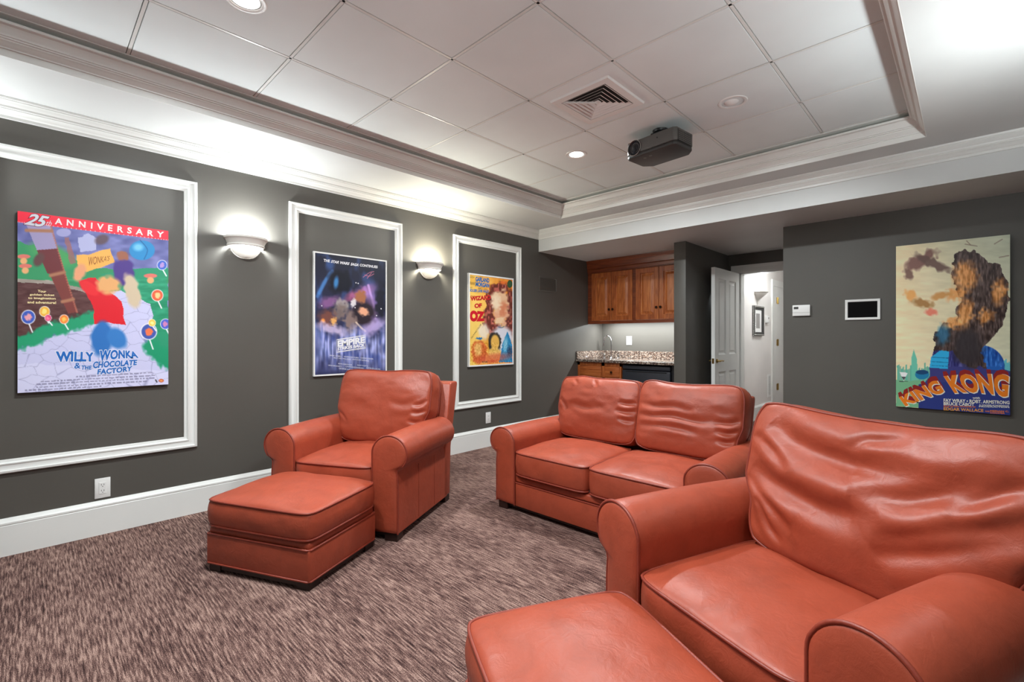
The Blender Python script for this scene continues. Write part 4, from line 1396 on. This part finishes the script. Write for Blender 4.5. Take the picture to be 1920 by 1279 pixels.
# the tall sheet on the back wall
def art_cliff(p):
    gx, gy = p.GX[..., None], p.GY[..., None]
    p.img = np.array([216, 196, 158.]) * (1 - gx) + np.array([190, 190, 164.]) * gx
    p.blend(np.clip(1 - p.GY * 3, 0, 1) * p.GX * 0.6, (160, 172, 154))
    p.mottle(14, 90, 20, 81)
    # skyline
    for k in range(26):
        x = 70 + k * 9
        h_ = 60 + 90 * abs(vnoise(np.array([k * 0.9]), np.array([3.0]), 82)[0]) * 2
        p.poly([(x, 1000), (x, 960 - h_ * 0.6), (x + 9, 960 - h_ * 0.6 - 5), (x + 9, 1000)], (84 + (k % 3) * 18, 160, 140))
    p.poly([(160, 1000), (160, 850), (172, 808), (176, 790), (182, 808), (196, 850), (204, 1000)], (96, 172, 150))
    for k in range(7):
        x = 715 + k * 10
        p.poly([(x, 960), (x, 880 - (k * 37 % 30)), (x + 10, 880 - (k * 37 % 30)), (x + 10, 960)], (90, 168, 178))
    p.poly([(60, 985), (220, 990), (210, 1160), (60, 1150)], (104, 158, 120), 6, 30, 83)
    # blue drum and panel
    p.ell(600, 900, 150, 135, (24, 74, 148), 0.03)
    p.poly([(275, 900), (300, 800), (420, 770), (620, 790), (745, 915), (790, 930), (790, 1210), (205, 1160), (210, 1040), (275, 960)], (52, 52, 110))
    p.poly([(560, 770), (620, 765), (700, 830), (740, 920), (640, 920), (560, 800)], (26, 84, 160))
    p.poly([(285, 840), (340, 800), (400, 790), (390, 915), (275, 905)], (38, 150, 196))
    for y in (840, 868, 892):
        p.line([(290, y), (392, y + 6)], 2, (20, 90, 140))
    p.ell(228, 950, 44, 30, (26, 110, 150), 0.1)
    p.ell(228, 935, 40, 14, (18, 60, 100), 0.1)
    p.poly([(205, 1010), (790, 960), (790, 1215), (205, 1165)], (36, 48, 110))
    # a plain rocky mass
    p.poly([(430, 215), (470, 170), (560, 175), (640, 235), (720, 270), (775, 370), (778, 500), (740, 640), (640, 760), (600, 810), (640, 910), (500, 900), (420, 800), (305, 800), (310, 690), (380, 620), (440, 600), (470, 480), (430, 380)], (66, 50, 46), 16, 28, 84)
    for (x, y, rx, ry, a_) in [(505, 330, 70, 90, 10), (500, 570, 46, 90, 12), (450, 440, 60, 34, -20), (630, 580, 50, 40, -40), (720, 430, 40, 80, 12), (420, 630, 60, 30, -16)]:
        p.ell(x, y, rx, ry, (206, 140, 76), 0.8, a_, 0.85, 20, 18, int(x))
    p.mottle(70, 9, 34, 85, (np.abs(p.img - np.array([66, 50, 46.])).sum(-1) < 260) & (p.SX > 300) & (p.SY < 900) & (p.SY > 180))
    p.ell(520, 780, 90, 120, (44, 38, 42), 0.6, -10, 0.9, 12, 24, 86)
    p.ell(360, 700, 40, 60, (40, 110, 150), 0.8, 10, 0.7, 12, 20, 87)
    # loose warm patches at the left, plain streaks above
    p.ell(230, 230, 110, 34, (112, 78, 72), 0.5, -28, 0.95, 18, 22, 88)
    p.ell(300, 250, 120, 30, (92, 68, 62), 0.5, 24, 0.9, 14, 22, 89)
    p.ell(150, 320, 26, 36, (104, 76, 68), 0.5, 0, 0.9, 8, 16, 90)
    p.ell(160, 450, 40, 34, (222, 150, 84), 0.6, 30, 0.95, 10, 18, 91)
    p.ell(235, 500, 70, 26, (150, 108, 60), 0.6, 8, 0.95, 12, 20, 92)
    p.ell(350, 455, 60, 22, (186, 130, 70), 0.7, -16, 0.9, 12, 20, 93)
    p.ell(285, 560, 36, 22, (222, 110, 90), 0.6, 0, 0.9, 8, 14, 94)
    for a_ in ([(505, 130), (580, 142)], [(515, 110), (540, 135)], [(690, 128), (740, 98)], [(720, 212), (780, 200)]):
        p.line(a_, 3, (120, 104, 88), 0.8)
    # small triangular emblem
    p.poly([(86, 934), (138, 938), (112, 990)], (226, 226, 210))
    p.poly([(98, 962), (126, 964), (112, 986)], (60, 60, 64))
    p.poly([(84, 990), (140, 992), (140, 996), (84, 994)], (60, 70, 70))


P4 = Poster('film_poster', 'tall unframed poster with big orange arched lettering on the dark back wall', (-0.433, YK, 0.637), e1=(1, 0, 0), n=(0, -1, 0), w_=0.653, h_=1.333, corners=[(70, 147), (790, 67), (783, 1207), (62, 1148)], thick=0.028, nx=210, ny=330)
P4.paint(art_cliff, 1.2)
org_, red_, whi = (240, 130, 30), (150, 34, 34), (238, 234, 220)
KB = ([(122, 1150), (248, 1103), (370, 1062)], [(80, 1092), (196, 1034), (318, 980)])
KO = ([(432, 1068), (600, 1068), (768, 1098)], [(362, 958), (560, 944), (780, 950)])
for s_, (b_, t_) in (('KING', KB), ('KONG', KO)):
    for k in range(1, 6):
        P4.text(s_, b_, t_, red_, 'lettering_edge', 0.04, 0, 1.05, 1.2 - 0.35 * k, 0.008, (-1.0 * k, -5.5 * k))
    P4.text(s_, b_, t_, whi, 'lettering_outline', 0.045, 0, 1.05, 1.6, 0.022, (4, 3))
    P4.text(s_, b_, t_, org_, 'lettering', 0.045, 0, 1.05, 2.4)
for s_, x0, x1, y0, y1, hh, c_ in (('with', 545, 592, 1102, 1103, 12, whi), ('FAY WRAY \u2022 ROBT. ARMSTRONG', 362, 780, 1122, 1138, 22, whi), ('BRUCE CABOT', 362, 556, 1142, 1149, 20, whi), ('A COOPER-SCHOEDSACK', 586, 778, 1146, 1153, 9, whi), ('PRODUCTION', 586, 778, 1155, 1161, 8, whi),
                                   ('FROM AN IDEA CONCEIVED BY', 362, 566, 1152, 1158, 8, org_), ('EDGAR WALLACE', 362, 614, 1174, 1186, 19, (232, 160, 50)), ('AND', 624, 652, 1184, 1186, 8, org_), ('MERIAN C.', 656, 776, 1184, 1188, 10, org_), ('COOPER', 656, 750, 1195, 1199, 9, org_)):
    P4.text(s_, [(x0, y0), (x1, y1)], [(x0, y0 - hh), (x1, y1 - hh)], c_, 'credits', 0.03, 0, 1.0, 1)
P4.finish()


# ------------------------------------------------------------------ outlets, thermostat, panel
def outlet(label, loc, axis, slots=True, name='power_outlet', w_=0.074, h_=0.122):
    """cover plate; axis 'x' faces +x, 'y' faces -y"""
    root = thing(name, label, 'outlet', loc, R(90) if axis == 'x' else 0)
    MB().box(-w_ / 2, w_ / 2, -0.006, -0.001, 0, h_, 0.002, 2).build('cover_plate', M['plate'], root)
    MB().box(-0.0175, 0.0175, -0.0085, -0.0055, h_ / 2 - 0.035, h_ / 2 + 0.035, 0.0012, 1).build('socket_face', M['plate'], root)
    if slots:
        sl = MB()
        for zc in (h_ / 2 - 0.018, h_ / 2 + 0.018):
            for sx in (-0.006, 0.006):
                sl.box(sx - 0.0011, sx + 0.0011, -0.009, -0.0083, zc - 0.001, zc + 0.008)
            sl.cyl((0, -0.0083, zc - 0.008), (0, -1, 0), 0.0024, 0.0024, 0.0006, 10)
        sl.build('slots', M['slot'], root, flat=True)
    return root


outlet('white double outlet below the red-banner poster', (XL, 0.312, 0.222), 'x')
outlet('small white outlet low on the wall between armchair and loveseat', (XL, 3.553, 0.258), 'x')
outlet('white wall switch plate above the granite bar backsplash', (-3.385, YBAR, 1.106), 'y', False, 'wall_switch', 0.084, 0.122)

th_ = thing('thermostat', 'small white thermostat left of the dark wall screen', 'thermostat', (-1.124, YK, 1.413))
MB().box(-0.072, 0.072, -0.026, -0.001, 0, 0.102, 0.004, 2).build('case', M['plate'], th_)
MB().box(-0.060, -0.022, -0.0268, -0.0255, 0.064, 0.086).build('display', M['greydark'], th_, flat=True)
MB().box(-0.072, 0.072, -0.0266, -0.0255, 0.030, 0.0315).build('cover_seam', M['grey'], th_, flat=True)
scn = thing('touch_panel', 'black touch screen in a white wall frame on the dark back wall', 'screen', (-0.662, YK, 1.365))
MB().sweep([(-0.124, 0), (0.124, 0), (0.124, 0.178), (-0.124, 0.178)], True, [(0, 0.001), (0, 0.012), (0.003, 0.014), (0.017, 0.013), (0.020, 0.010), (0.020, 0.001)], lambda a, b, h: (a, -h, b)).build('frame', M['plate'], scn)
MB().box(-0.106, 0.106, -0.009, -0.001, 0.018, 0.160).build('screen', M['glassdark'], scn, flat=True)

gv = thing('wall_grille', 'dark painted vent grille on the grey wall left of the bar', 'vent', (XL, 4.59, 1.785))
MB().sweep([(-0.18, 0), (0.18, 0), (0.18, 0.195), (-0.18, 0.195)], True, [(0, 0.001), (0, 0.005), (0.02, 0.008), (0.024, 0.003)], lambda a, b, h: (h, a, b)).build('frame', M['wall'], gv)
sl = MB()
for k in range(12):
    sl.box(0.001, 0.006, -0.158, 0.158, 0.026 + k * 0.0122, 0.033 + k * 0.0122)
sl.build('louvres', M['wall'], gv, flat=True)

# ------------------------------------------------------------------ bar alcove
def door_panel(root, x0, x1, z0, z1, y, knob_side, mat):
    """raised-panel cupboard door, front face at y (facing -y)"""
    st = 0.062
    d_ = MB()
    d_.box(x0, x0 + st, y, y + 0.02, z0, z1, 0.002, 1)
    d_.box(x1 - st, x1, y, y + 0.02, z0, z1, 0.002, 1)
    d_.box(x0 + st, x1 - st, y, y + 0.02, z1 - st, z1, 0.002, 1)
    d_.box(x0 + st, x1 - st, y, y + 0.02, z0, z0 + st, 0.002, 1)
    o = d_.build('door', mat, root)
    a0, a1, b0, b1 = x0 + st, x1 - st, z0 + st, z1 - st
    MB().sweep([(a0, b0), (a1, b0), (a1, b1), (a0, b1)], True, [(-0.001, 0.006), (0.003, 0.018), (0.012, 0.019), (0.045, 0.005), (0.046, 0.001), (0.2 * (a1 - a0), 0.002), (0.499 * (a1 - a0), 0.002)], lambda a, b, h: (a, y + h, b)).build('raised_panel', M['cherry_light'], o, flat=True)
    if knob_side:
        kx = x1 - 0.026 if knob_side > 0 else x0 + 0.026
        MB().lathe([(0.0, 0.030), (0.010, 0.028), (0.016, 0.020), (0.014, 0.012), (0.007, 0.008), (0.006, 0.0)], p=(kx, y, z0 + 0.15), axis=(0, -1, 0), n=20).build('knob', M['bronze'], o)
    return o


bx0, bx1 = XL + 0.004, -2.375
uy = 5.46
up_ = thing('wall_cabinet', 'cherry wood upper cabinet with four raised-panel doors over the bar', 'cabinet', (0, 0, 0))
ub = MB()
ub.box(bx0, bx1, uy + 0.02, YBAR - 0.003, 1.45, ZL - 0.003)
ub.build('carcass', M['cherry'], up_, flat=True)
ff = MB()
ff.box(bx0, bx1, uy, uy + 0.022, 1.397, 1.437, 0.002, 1)
ff.box(bx0, bx1, uy, uy + 0.022, 2.098, 2.150, 0.002, 1)
for a, b in ((bx0, -3.762), (-3.128, -3.082), (-2.432, bx1)):
    ff.box(a, b, uy, uy + 0.022, 1.437, 2.098, 0.001, 1)
ff.build('face_frame', M['cherry_dark'], up_)
MB().sweep([(bx1, uy + 0.01), (bx0, uy + 0.01)], False, [(0.010, 2.112), (0.022, 2.112), (0.024, 2.150), (0.020, 2.156), (0.030, 2.162), (0.034, 2.20), (0.042, 2.25), (0.050, 2.268), (0.050, ZL - 0.003), (0.0, ZL - 0.003)],
           lambda a, b, h: (a, b, h)).build('cornice', M['cherry_dark'], up_)
for x0, x1, ks in ((-3.760, -3.446, 1), (-3.442, -3.130, -1), (-3.080, -2.762, 1), (-2.758, -2.434, -1)):
    door_panel(up_, x0, x1, 1.440, 2.095, uy - 0.006, ks, M['cherry'])
ul = thing('under_cabinet_light', 'strip light glowing under the cherry upper cabinet', 'light strip', (0, 0, 0))
MB().box(-3.72, -2.46, 5.60, 5.66, 1.428, 1.449, 0.003, 1).build('housing', M['plate'], ul)
MB().box(-3.71, -2.47, 5.605, 5.655, 1.4268, 1.4279).build('diffuser', M['lamp'], ul, flat=True)
lamp('strip_glow', 'AREA', (-3.09, 5.63, 1.424), BAR_W, ul, shape='RECTANGLE', size=1.24, size_y=0.045)

cy = 5.175
ct_ = thing('granite_counter', 'speckled granite counter with backsplash in the bar alcove', 'counter', (0, 0, 0))
cm = MB().box(bx0, bx1, cy, YBAR - 0.002, 0.885, 0.920, 0.005, 2)
cm.build('worktop', M['granite'], ct_)
MB().box(bx0, bx1, YBAR - 0.024, YBAR - 0.003, 0.9205, 1.022, 0.002, 1).build('backsplash', M['granite'], ct_)
MB().box(bx0, bx0 + 0.02, cy + 0.01, YBAR - 0.025, 0.9205, 1.022, 0.002, 1).build('side_splash', M['granite'], ct_)
MB().lathe([(0.0, 0.9206), (0.14, 0.9208), (0.150, 0.9225), (0.156, 0.9225), (0.158, 0.9205)], p=(-3.55, 5.46, 0), n=36).build('sink_rim', M['chrome'], ct_)

bc = thing('base_cabinet', 'cherry wood base cabinet with drawer fronts under the granite counter', 'cabinet', (0, 0, 0))
by_ = cy + 0.045
MB().box(bx0, -3.150, by_ + 0.02, YBAR - 0.003, 0.10, 0.884).build('carcass', M['cherry'], bc, flat=True)
MB().box(bx0 + 0.002, -3.152, by_ + 0.07, YBAR - 0.003, 0.001, 0.10).build('toe_kick', M['darkwood'], bc, flat=True)
ff = MB()
ff.box(bx0, -3.150, by_, by_ + 0.022, 0.838, 0.884, 0.001, 1)
ff.box(bx0, -3.150, by_, by_ + 0.022, 0.10, 0.14, 0.001, 1)
ff.box(bx0, -3.150, by_, by_ + 0.022, 0.655, 0.690, 0.001, 1)
for a, b in ((bx0, -3.790), (-3.445, -3.395), (-3.175, -3.150)):
    ff.box(a, b, by_, by_ + 0.0225, 0.10, 0.884, 0.001, 1)
ff.build('face_frame', M['cherry'], bc)
for x0, x1, kn in ((-3.786, -3.449, False), (-3.391, -3.179, True)):
    dr = MB().box(x0, x1, by_ - 0.006, by_ + 0.014, 0.694, 0.834, 0.004, 2).build('drawer', M['cherry_x'], bc)
    if kn:
        MB().lathe([(0.0, 0.030), (0.010, 0.028), (0.016, 0.020), (0.014, 0.012), (0.007, 0.008), (0.006, 0.0)], p=((x0 + x1) / 2, by_ - 0.006, 0.764), axis=(0, -1, 0), n=20).build('knob', M['bronze'], dr)
door_panel(bc, -3.786, -3.449, 0.144, 0.651, by_ - 0.006, 1, M['cherry'])
door_panel(bc, -3.391, -3.179, 0.144, 0.651, by_ - 0.006, 1, M['cherry'])

fg = thing('mini_fridge', 'black under-counter mini fridge at the right end of the bar', 'fridge', (0, 0, 0))
fx0, fx1 = -3.135, -2.50
MB().box(fx0, fx1, by_ + 0.055, YBAR - 0.01, 0.012, 0.868, 0.006, 2).build('cabinet_body', M['black'], fg)
MB().box(fx0, fx1, by_ - 0.004, by_ + 0.05, 0.06, 0.805, 0.010, 3).build('door', M['fridge'], fg)
MB().box(fx0, fx1, by_ + 0.0, by_ + 0.05, 0.812, 0.866, 0.012, 3).build('top_trim', M['fridge'], fg)
hd = MB().box(fx0 + 0.05, fx1 - 0.04, by_ - 0.010, by_ - 0.003, 0.786, 0.798, 0.002, 1)
hd.build('handle_lip', M['black'], fg)
MB().box(fx1 + 0.006, bx1, by_ + 0.03, by_ + 0.06, 0.0, 0.884).build('filler_panel', M['black'], fg, flat=True)
for sx in (fx0 + 0.05, fx1 - 0.05):
    MB().cyl((sx, by_ + 0.1, 0), (0, 0, 1), 0.018, 0.018, 0.014, 12).build('foot', M['black'], fg)

fc = thing('bar_faucet', 'chrome gooseneck faucet with two lever handles on the granite counter', 'faucet', (-3.60, 5.70, 0.9205))
pts = [(0, 0, 0.0), (0, 0, 0.12), (0, 0, 0.22)]
for k in range(13):
    a = R(180 * k / 12)
    pts.append((-0.055 + 0.055 * math.cos(a), -0.015 * k / 12, 0.235 + 0.075 * math.sin(a)))
pts += [(-0.112, -0.016, 0.205), (-0.114, -0.016, 0.19)]
MB().tube(pts, 0.0095, False, 12).build('spout', M['chrome'], fc, 80)
MB().lathe([(0.024, 0), (0.024, 0.006), (0.014, 0.016), (0.011, 0.04)], n=24).build('spout_base', M['chrome'], fc)
MB().cyl((-0.114, -0.016, 0.172), (0, 0, 1), 0.011, 0.012, 0.024, 16).build('aerator', M['chrome'], fc)
for sx in (-0.12, 0.11):
    h_ = MB().lathe([(0.022, 0), (0.022, 0.006), (0.013, 0.014), (0.012, 0.045), (0.016, 0.05), (0.014, 0.058), (0, 0.06)], p=(sx, 0.005, 0), n=20)
    h_ = h_.build('handle', M['chrome'], fc)
    MB().tube([(sx, 0.005, 0.054), (sx + (0.05 if sx > 0 else -0.05), -0.005, 0.062)], [0.006, 0.0045], False, 8).build('lever', M['chrome'], h_, 80)

# ------------------------------------------------------------------ doorway, open door, hall
cs = MB()
CAS = [(0.0, 0.0), (0.0, 0.014), (0.012, 0.018), (0.06, 0.016), (0.075, 0.020), (0.098, 0.020), (0.098, 0.0)]
cs.sweep([(OX0, 0.0), (OX0, OZ), (OX1, OZ), (OX1, 0.0)], False, [(o_, h) for o_, h in CAS], lambda a, b, h: (max(a, -2.2345) if a < -1.7 else min(a, -1.2805), YD - 0.0005 - h, b))
cs.box(OX0 - 0.0, OX0 + 0.018, YD, YD + T + 0.001, 0, OZ)
cs.box(OX1 - 0.018, OX1, YD, YD + T + 0.001, 0, OZ)
cs.box(OX0, OX1, YD, YD + T + 0.001, OZ - 0.014, OZ + 0.004)
struct(cs.build('door_frame_1', M['white'], flat=True))

DW, DH, DT = 0.80, 2.015, 0.042
dr = struct(thing('door_1', 'white four-panel door standing open beside the dark partition', 'door', (OX0 + 0.004, YD - 0.024, 0.008), R(-90)))
# local: x = 0 at the hinge to DW at the free edge (swings towards the room), thickness towards +y seen from the hall side
leaf = MB()
xs1 = [(0, 0.115), (0.345, 0.455), (DW - 0.115, DW)]
for a, b in xs1:
    leaf.box(a, b, -DT, 0, 0, DH, 0.0015, 1)
zr = [(0, 0.22), (0.80, 1.00), (DH - 0.12, DH)]
for a, b in zr:
    leaf.box(0.11, 0.35, -DT, 0, a, b)
    leaf.box(0.45, DW - 0.11, -DT, 0, a, b)
leaf.build('leaf', M['white'], dr)
for (a, b) in ((0.115, 0.345), (0.455, DW - 0.115)):
    for (c, d) in ((0.22, 0.80), (1.00, DH - 0.12)):
        for sgn, y0 in ((1, 0.0), (-1, -DT)):
            MB().sweep([(a, c), (b, c), (b, d), (a, d)], True, [(-0.001, -0.001), (0.008, -0.009), (0.016, -0.013), (0.030, -0.013), (0.048, -0.006), (0.11, -0.006), (0.1149, -0.006)],
                       lambda p, q, h: (p, y0 + sgn * h, q)).build('raised_panel', M['white'], dr, flat=True)
hz = 0.93
for sgn, y0 in ((1, 0.0), (-1, -DT)):
    hm = MB().lathe([(0.026, 0.0), (0.026, 0.004), (0.020, 0.009), (0.010, 0.012), (0.009, 0.045), (0.0, 0.046)], p=(DW - 0.06, y0, hz), axis=(0, sgn, 0), n=22)
    hm = hm.build('handle_rose', M['brass'], dr)
    MB().tube([(DW - 0.06, y0 + sgn * 0.040, hz), (DW - 0.10, y0 + sgn * 0.044, hz + 0.004), (DW - 0.145, y0 + sgn * 0.042, hz - 0.004), (DW - 0.165, y0 + sgn * 0.040, hz + 0.002)], [0.009, 0.008, 0.007, 0.006], False, 10).build('lever', M['brass'], hm, 80)
MB().box(DW - 0.0005, DW + 0.0012, -DT + 0.008, -0.008, hz - 0.03, hz + 0.03).build('latch_plate', M['brass'], dr, flat=True)

HX = -2.24
struct(MB().box(HX - T, HX, YD + T, 10.2, 0, 2.5).build('wall_hall_left', M['hall']))
struct(MB().box(-1.0, -1.0 + T, YD + T, 10.2, 0, 2.5).build('wall_hall_right', M['hall']))
struct(MB().box(HX - T, -1.0 + T, 10.2, 10.3, 0, 2.5).build('wall_hall_end', M['hall']))
struct(MB().box(HX - T, -1.0 + T, YD + T, 10.3, 2.42, 2.5).build('ceiling_hall', M['hall']))
base('baseboard_hall', [(HX, 8.15), (HX, YD + T + 0.02)])

hs = thing('hall_sconce', 'white tapered uplight sconce on the hall wall beyond the doorway', 'wall lamp', (HX + 0.001, 7.50, 1.735), R(90))
MB().lathe([(0.0, 0.0), (0.02, 0.004), (0.034, 0.03), (0.052, 0.05), (0.090, 0.085), (0.122, 0.112), (0.128, 0.128), (0.150, 0.140), (0.152, 0.150), (0.146, 0.150), (0.12, 0.122), (0.05, 0.066), (0.0, 0.06)], n=36, a0=math.pi, a1=2 * math.pi, xdir=(1, 0, 0)).build('shade', M['plaster'], hs)
MB().lathe([(0.0, -0.055), (0.018, -0.02), (0.024, 0.004), (0.0, 0.004)], n=20, a0=math.pi, a1=2 * math.pi, xdir=(1, 0, 0)).build('finial', M['plaster'], hs)
lamp('sconce_glow', 'POINT', (0, -0.065, 0.17), HALL_W, hs, shadow_soft_size=0.025)
lamp('hall_light', 'AREA', (-1.55, 7.3, 2.41), HALL_W * 1.6, None, shape='DISK', size=0.25)
hd_ = thing('hall_downlight', 'round ceiling light in the hall beyond the doorway', 'ceiling light', (-1.55, 7.3, 2.42))
MB().lathe([(0.0, -0.012), (0.10, -0.010), (0.13, -0.002), (0.13, 0.0)], n=32).build('diffuser', M['lamp'], hd_)

pc = thing('framed_picture', 'small framed print in an ornate black and silver frame on the hall wall', 'picture', (HX, 7.50, 1.235), R(90))
fw, fh = 0.44, 0.44
MB().sweep([(-fw / 2, 0), (fw / 2, 0), (fw / 2, fh), (-fw / 2, fh)], True, [(0, 0.002), (0, 0.028), (0.008, 0.036), (0.02, 0.034), (0.034, 0.022), (0.05, 0.022), (0.056, 0.012)], lambda a, b, h: (a, -h, b)).build('frame', M['greydark'], pc)
dots = MB()
for k in range(22):
    f_ = -fw / 2 + 0.01 + k * (fw - 0.02) / 21
    for z in (0.014, fh - 0.014):
        dots.box(f_ - 0.006, f_ + 0.006, -0.0395, -0.034, z - 0.006, z + 0.006, 0.002, 1)
    for x in (-fw / 2 + 0.014, fw / 2 - 0.014):
        dots.box(x - 0.006, x + 0.006, -0.0395, -0.034, (f_ + fw / 2) - 0.006, (f_ + fw / 2) + 0.006, 0.002, 1)
    dots.box(-fw / 2 - 0.002, -fw / 2 + 0.001, -0.026, -0.008, (f_ + fw / 2) - 0.006, (f_ + fw / 2) + 0.004, 0.001, 1)
dots.build('beading', M['silver'], pc)
MB().box(-fw / 2 + 0.052, fw / 2 - 0.052, -0.011, -0.002, 0.052, fh - 0.052).build('mat_board', M['plate'], pc, flat=True)
mm_ = painted('engraving_print', srgb(150, 146, 144), 0.6, 0.0)
MB().box(-0.085, 0.085, -0.0116, -0.0109, 0.11, fh - 0.11).build('engraving', mm_, pc, flat=True)

ht = thing('hall_thermostat', 'small white control box beside the framed print in the hall', 'thermostat', (HX, 7.93, 1.435), R(90))
MB().box(-0.06, 0.06, -0.032, -0.001, 0, 0.11, 0.004, 2).build('case', M['plate'], ht)
MB().box(0.0, 0.03, -0.0328, -0.0315, 0.06, 0.088).build('display', M['greydark'], ht, flat=True)

hv = thing('hall_vent', 'white slatted return air grille low on the hall wall', 'vent', (HX, 8.10, 0.280), R(90))
MB().sweep([(-0.11, 0), (0.07, 0), (0.07, 0.355), (-0.11, 0.355)], True, [(0, 0.001), (0, 0.008), (0.022, 0.012), (0.024, 0.004)], lambda a, b, h: (a, -h, b)).build('frame', M['plate'], hv)
MB().box(-0.09, 0.05, -0.003, -0.001, 0.02, 0.335).build('backing', M['grey'], hv, flat=True)
sl = MB()
for k in range(20):
    sl.box(-0.088, 0.048, -0.010, -0.0035, 0.026 + k * 0.0155, 0.035 + k * 0.0155)
sl.build('slats', M['plate'], hv, flat=True)

d2 = struct(thing('door_2', 'white door with brass hinges further along the hall', 'door', (HX, 8.19, 0)))
dc = MB()
dc.sweep([(0.098, 0.0), (0.098, 2.035), (0.92, 2.035), (0.92, 0.0)], False, CAS, lambda a, b, h: (0.0005 + h, a, b))
dc.build('casing', M['white'], d2)
MB().box(0.001, 0.012, 0.10, 0.918, 0.004, 2.033, 0.002, 1).build('leaf', M['white'], d2)
for z in (0.36, 1.08, 1.76):
    MB().box(0.0125, 0.0155, 0.24, 0.36, z, z + 0.10, 0.001, 1).build('hinge', M['brass'], d2)
    MB().cyl((0.018, 0.30, z - 0.004), (0, 0, 1), 0.010, 0.010, 0.108, 12).build('hinge_pin', M['brass'], d2)
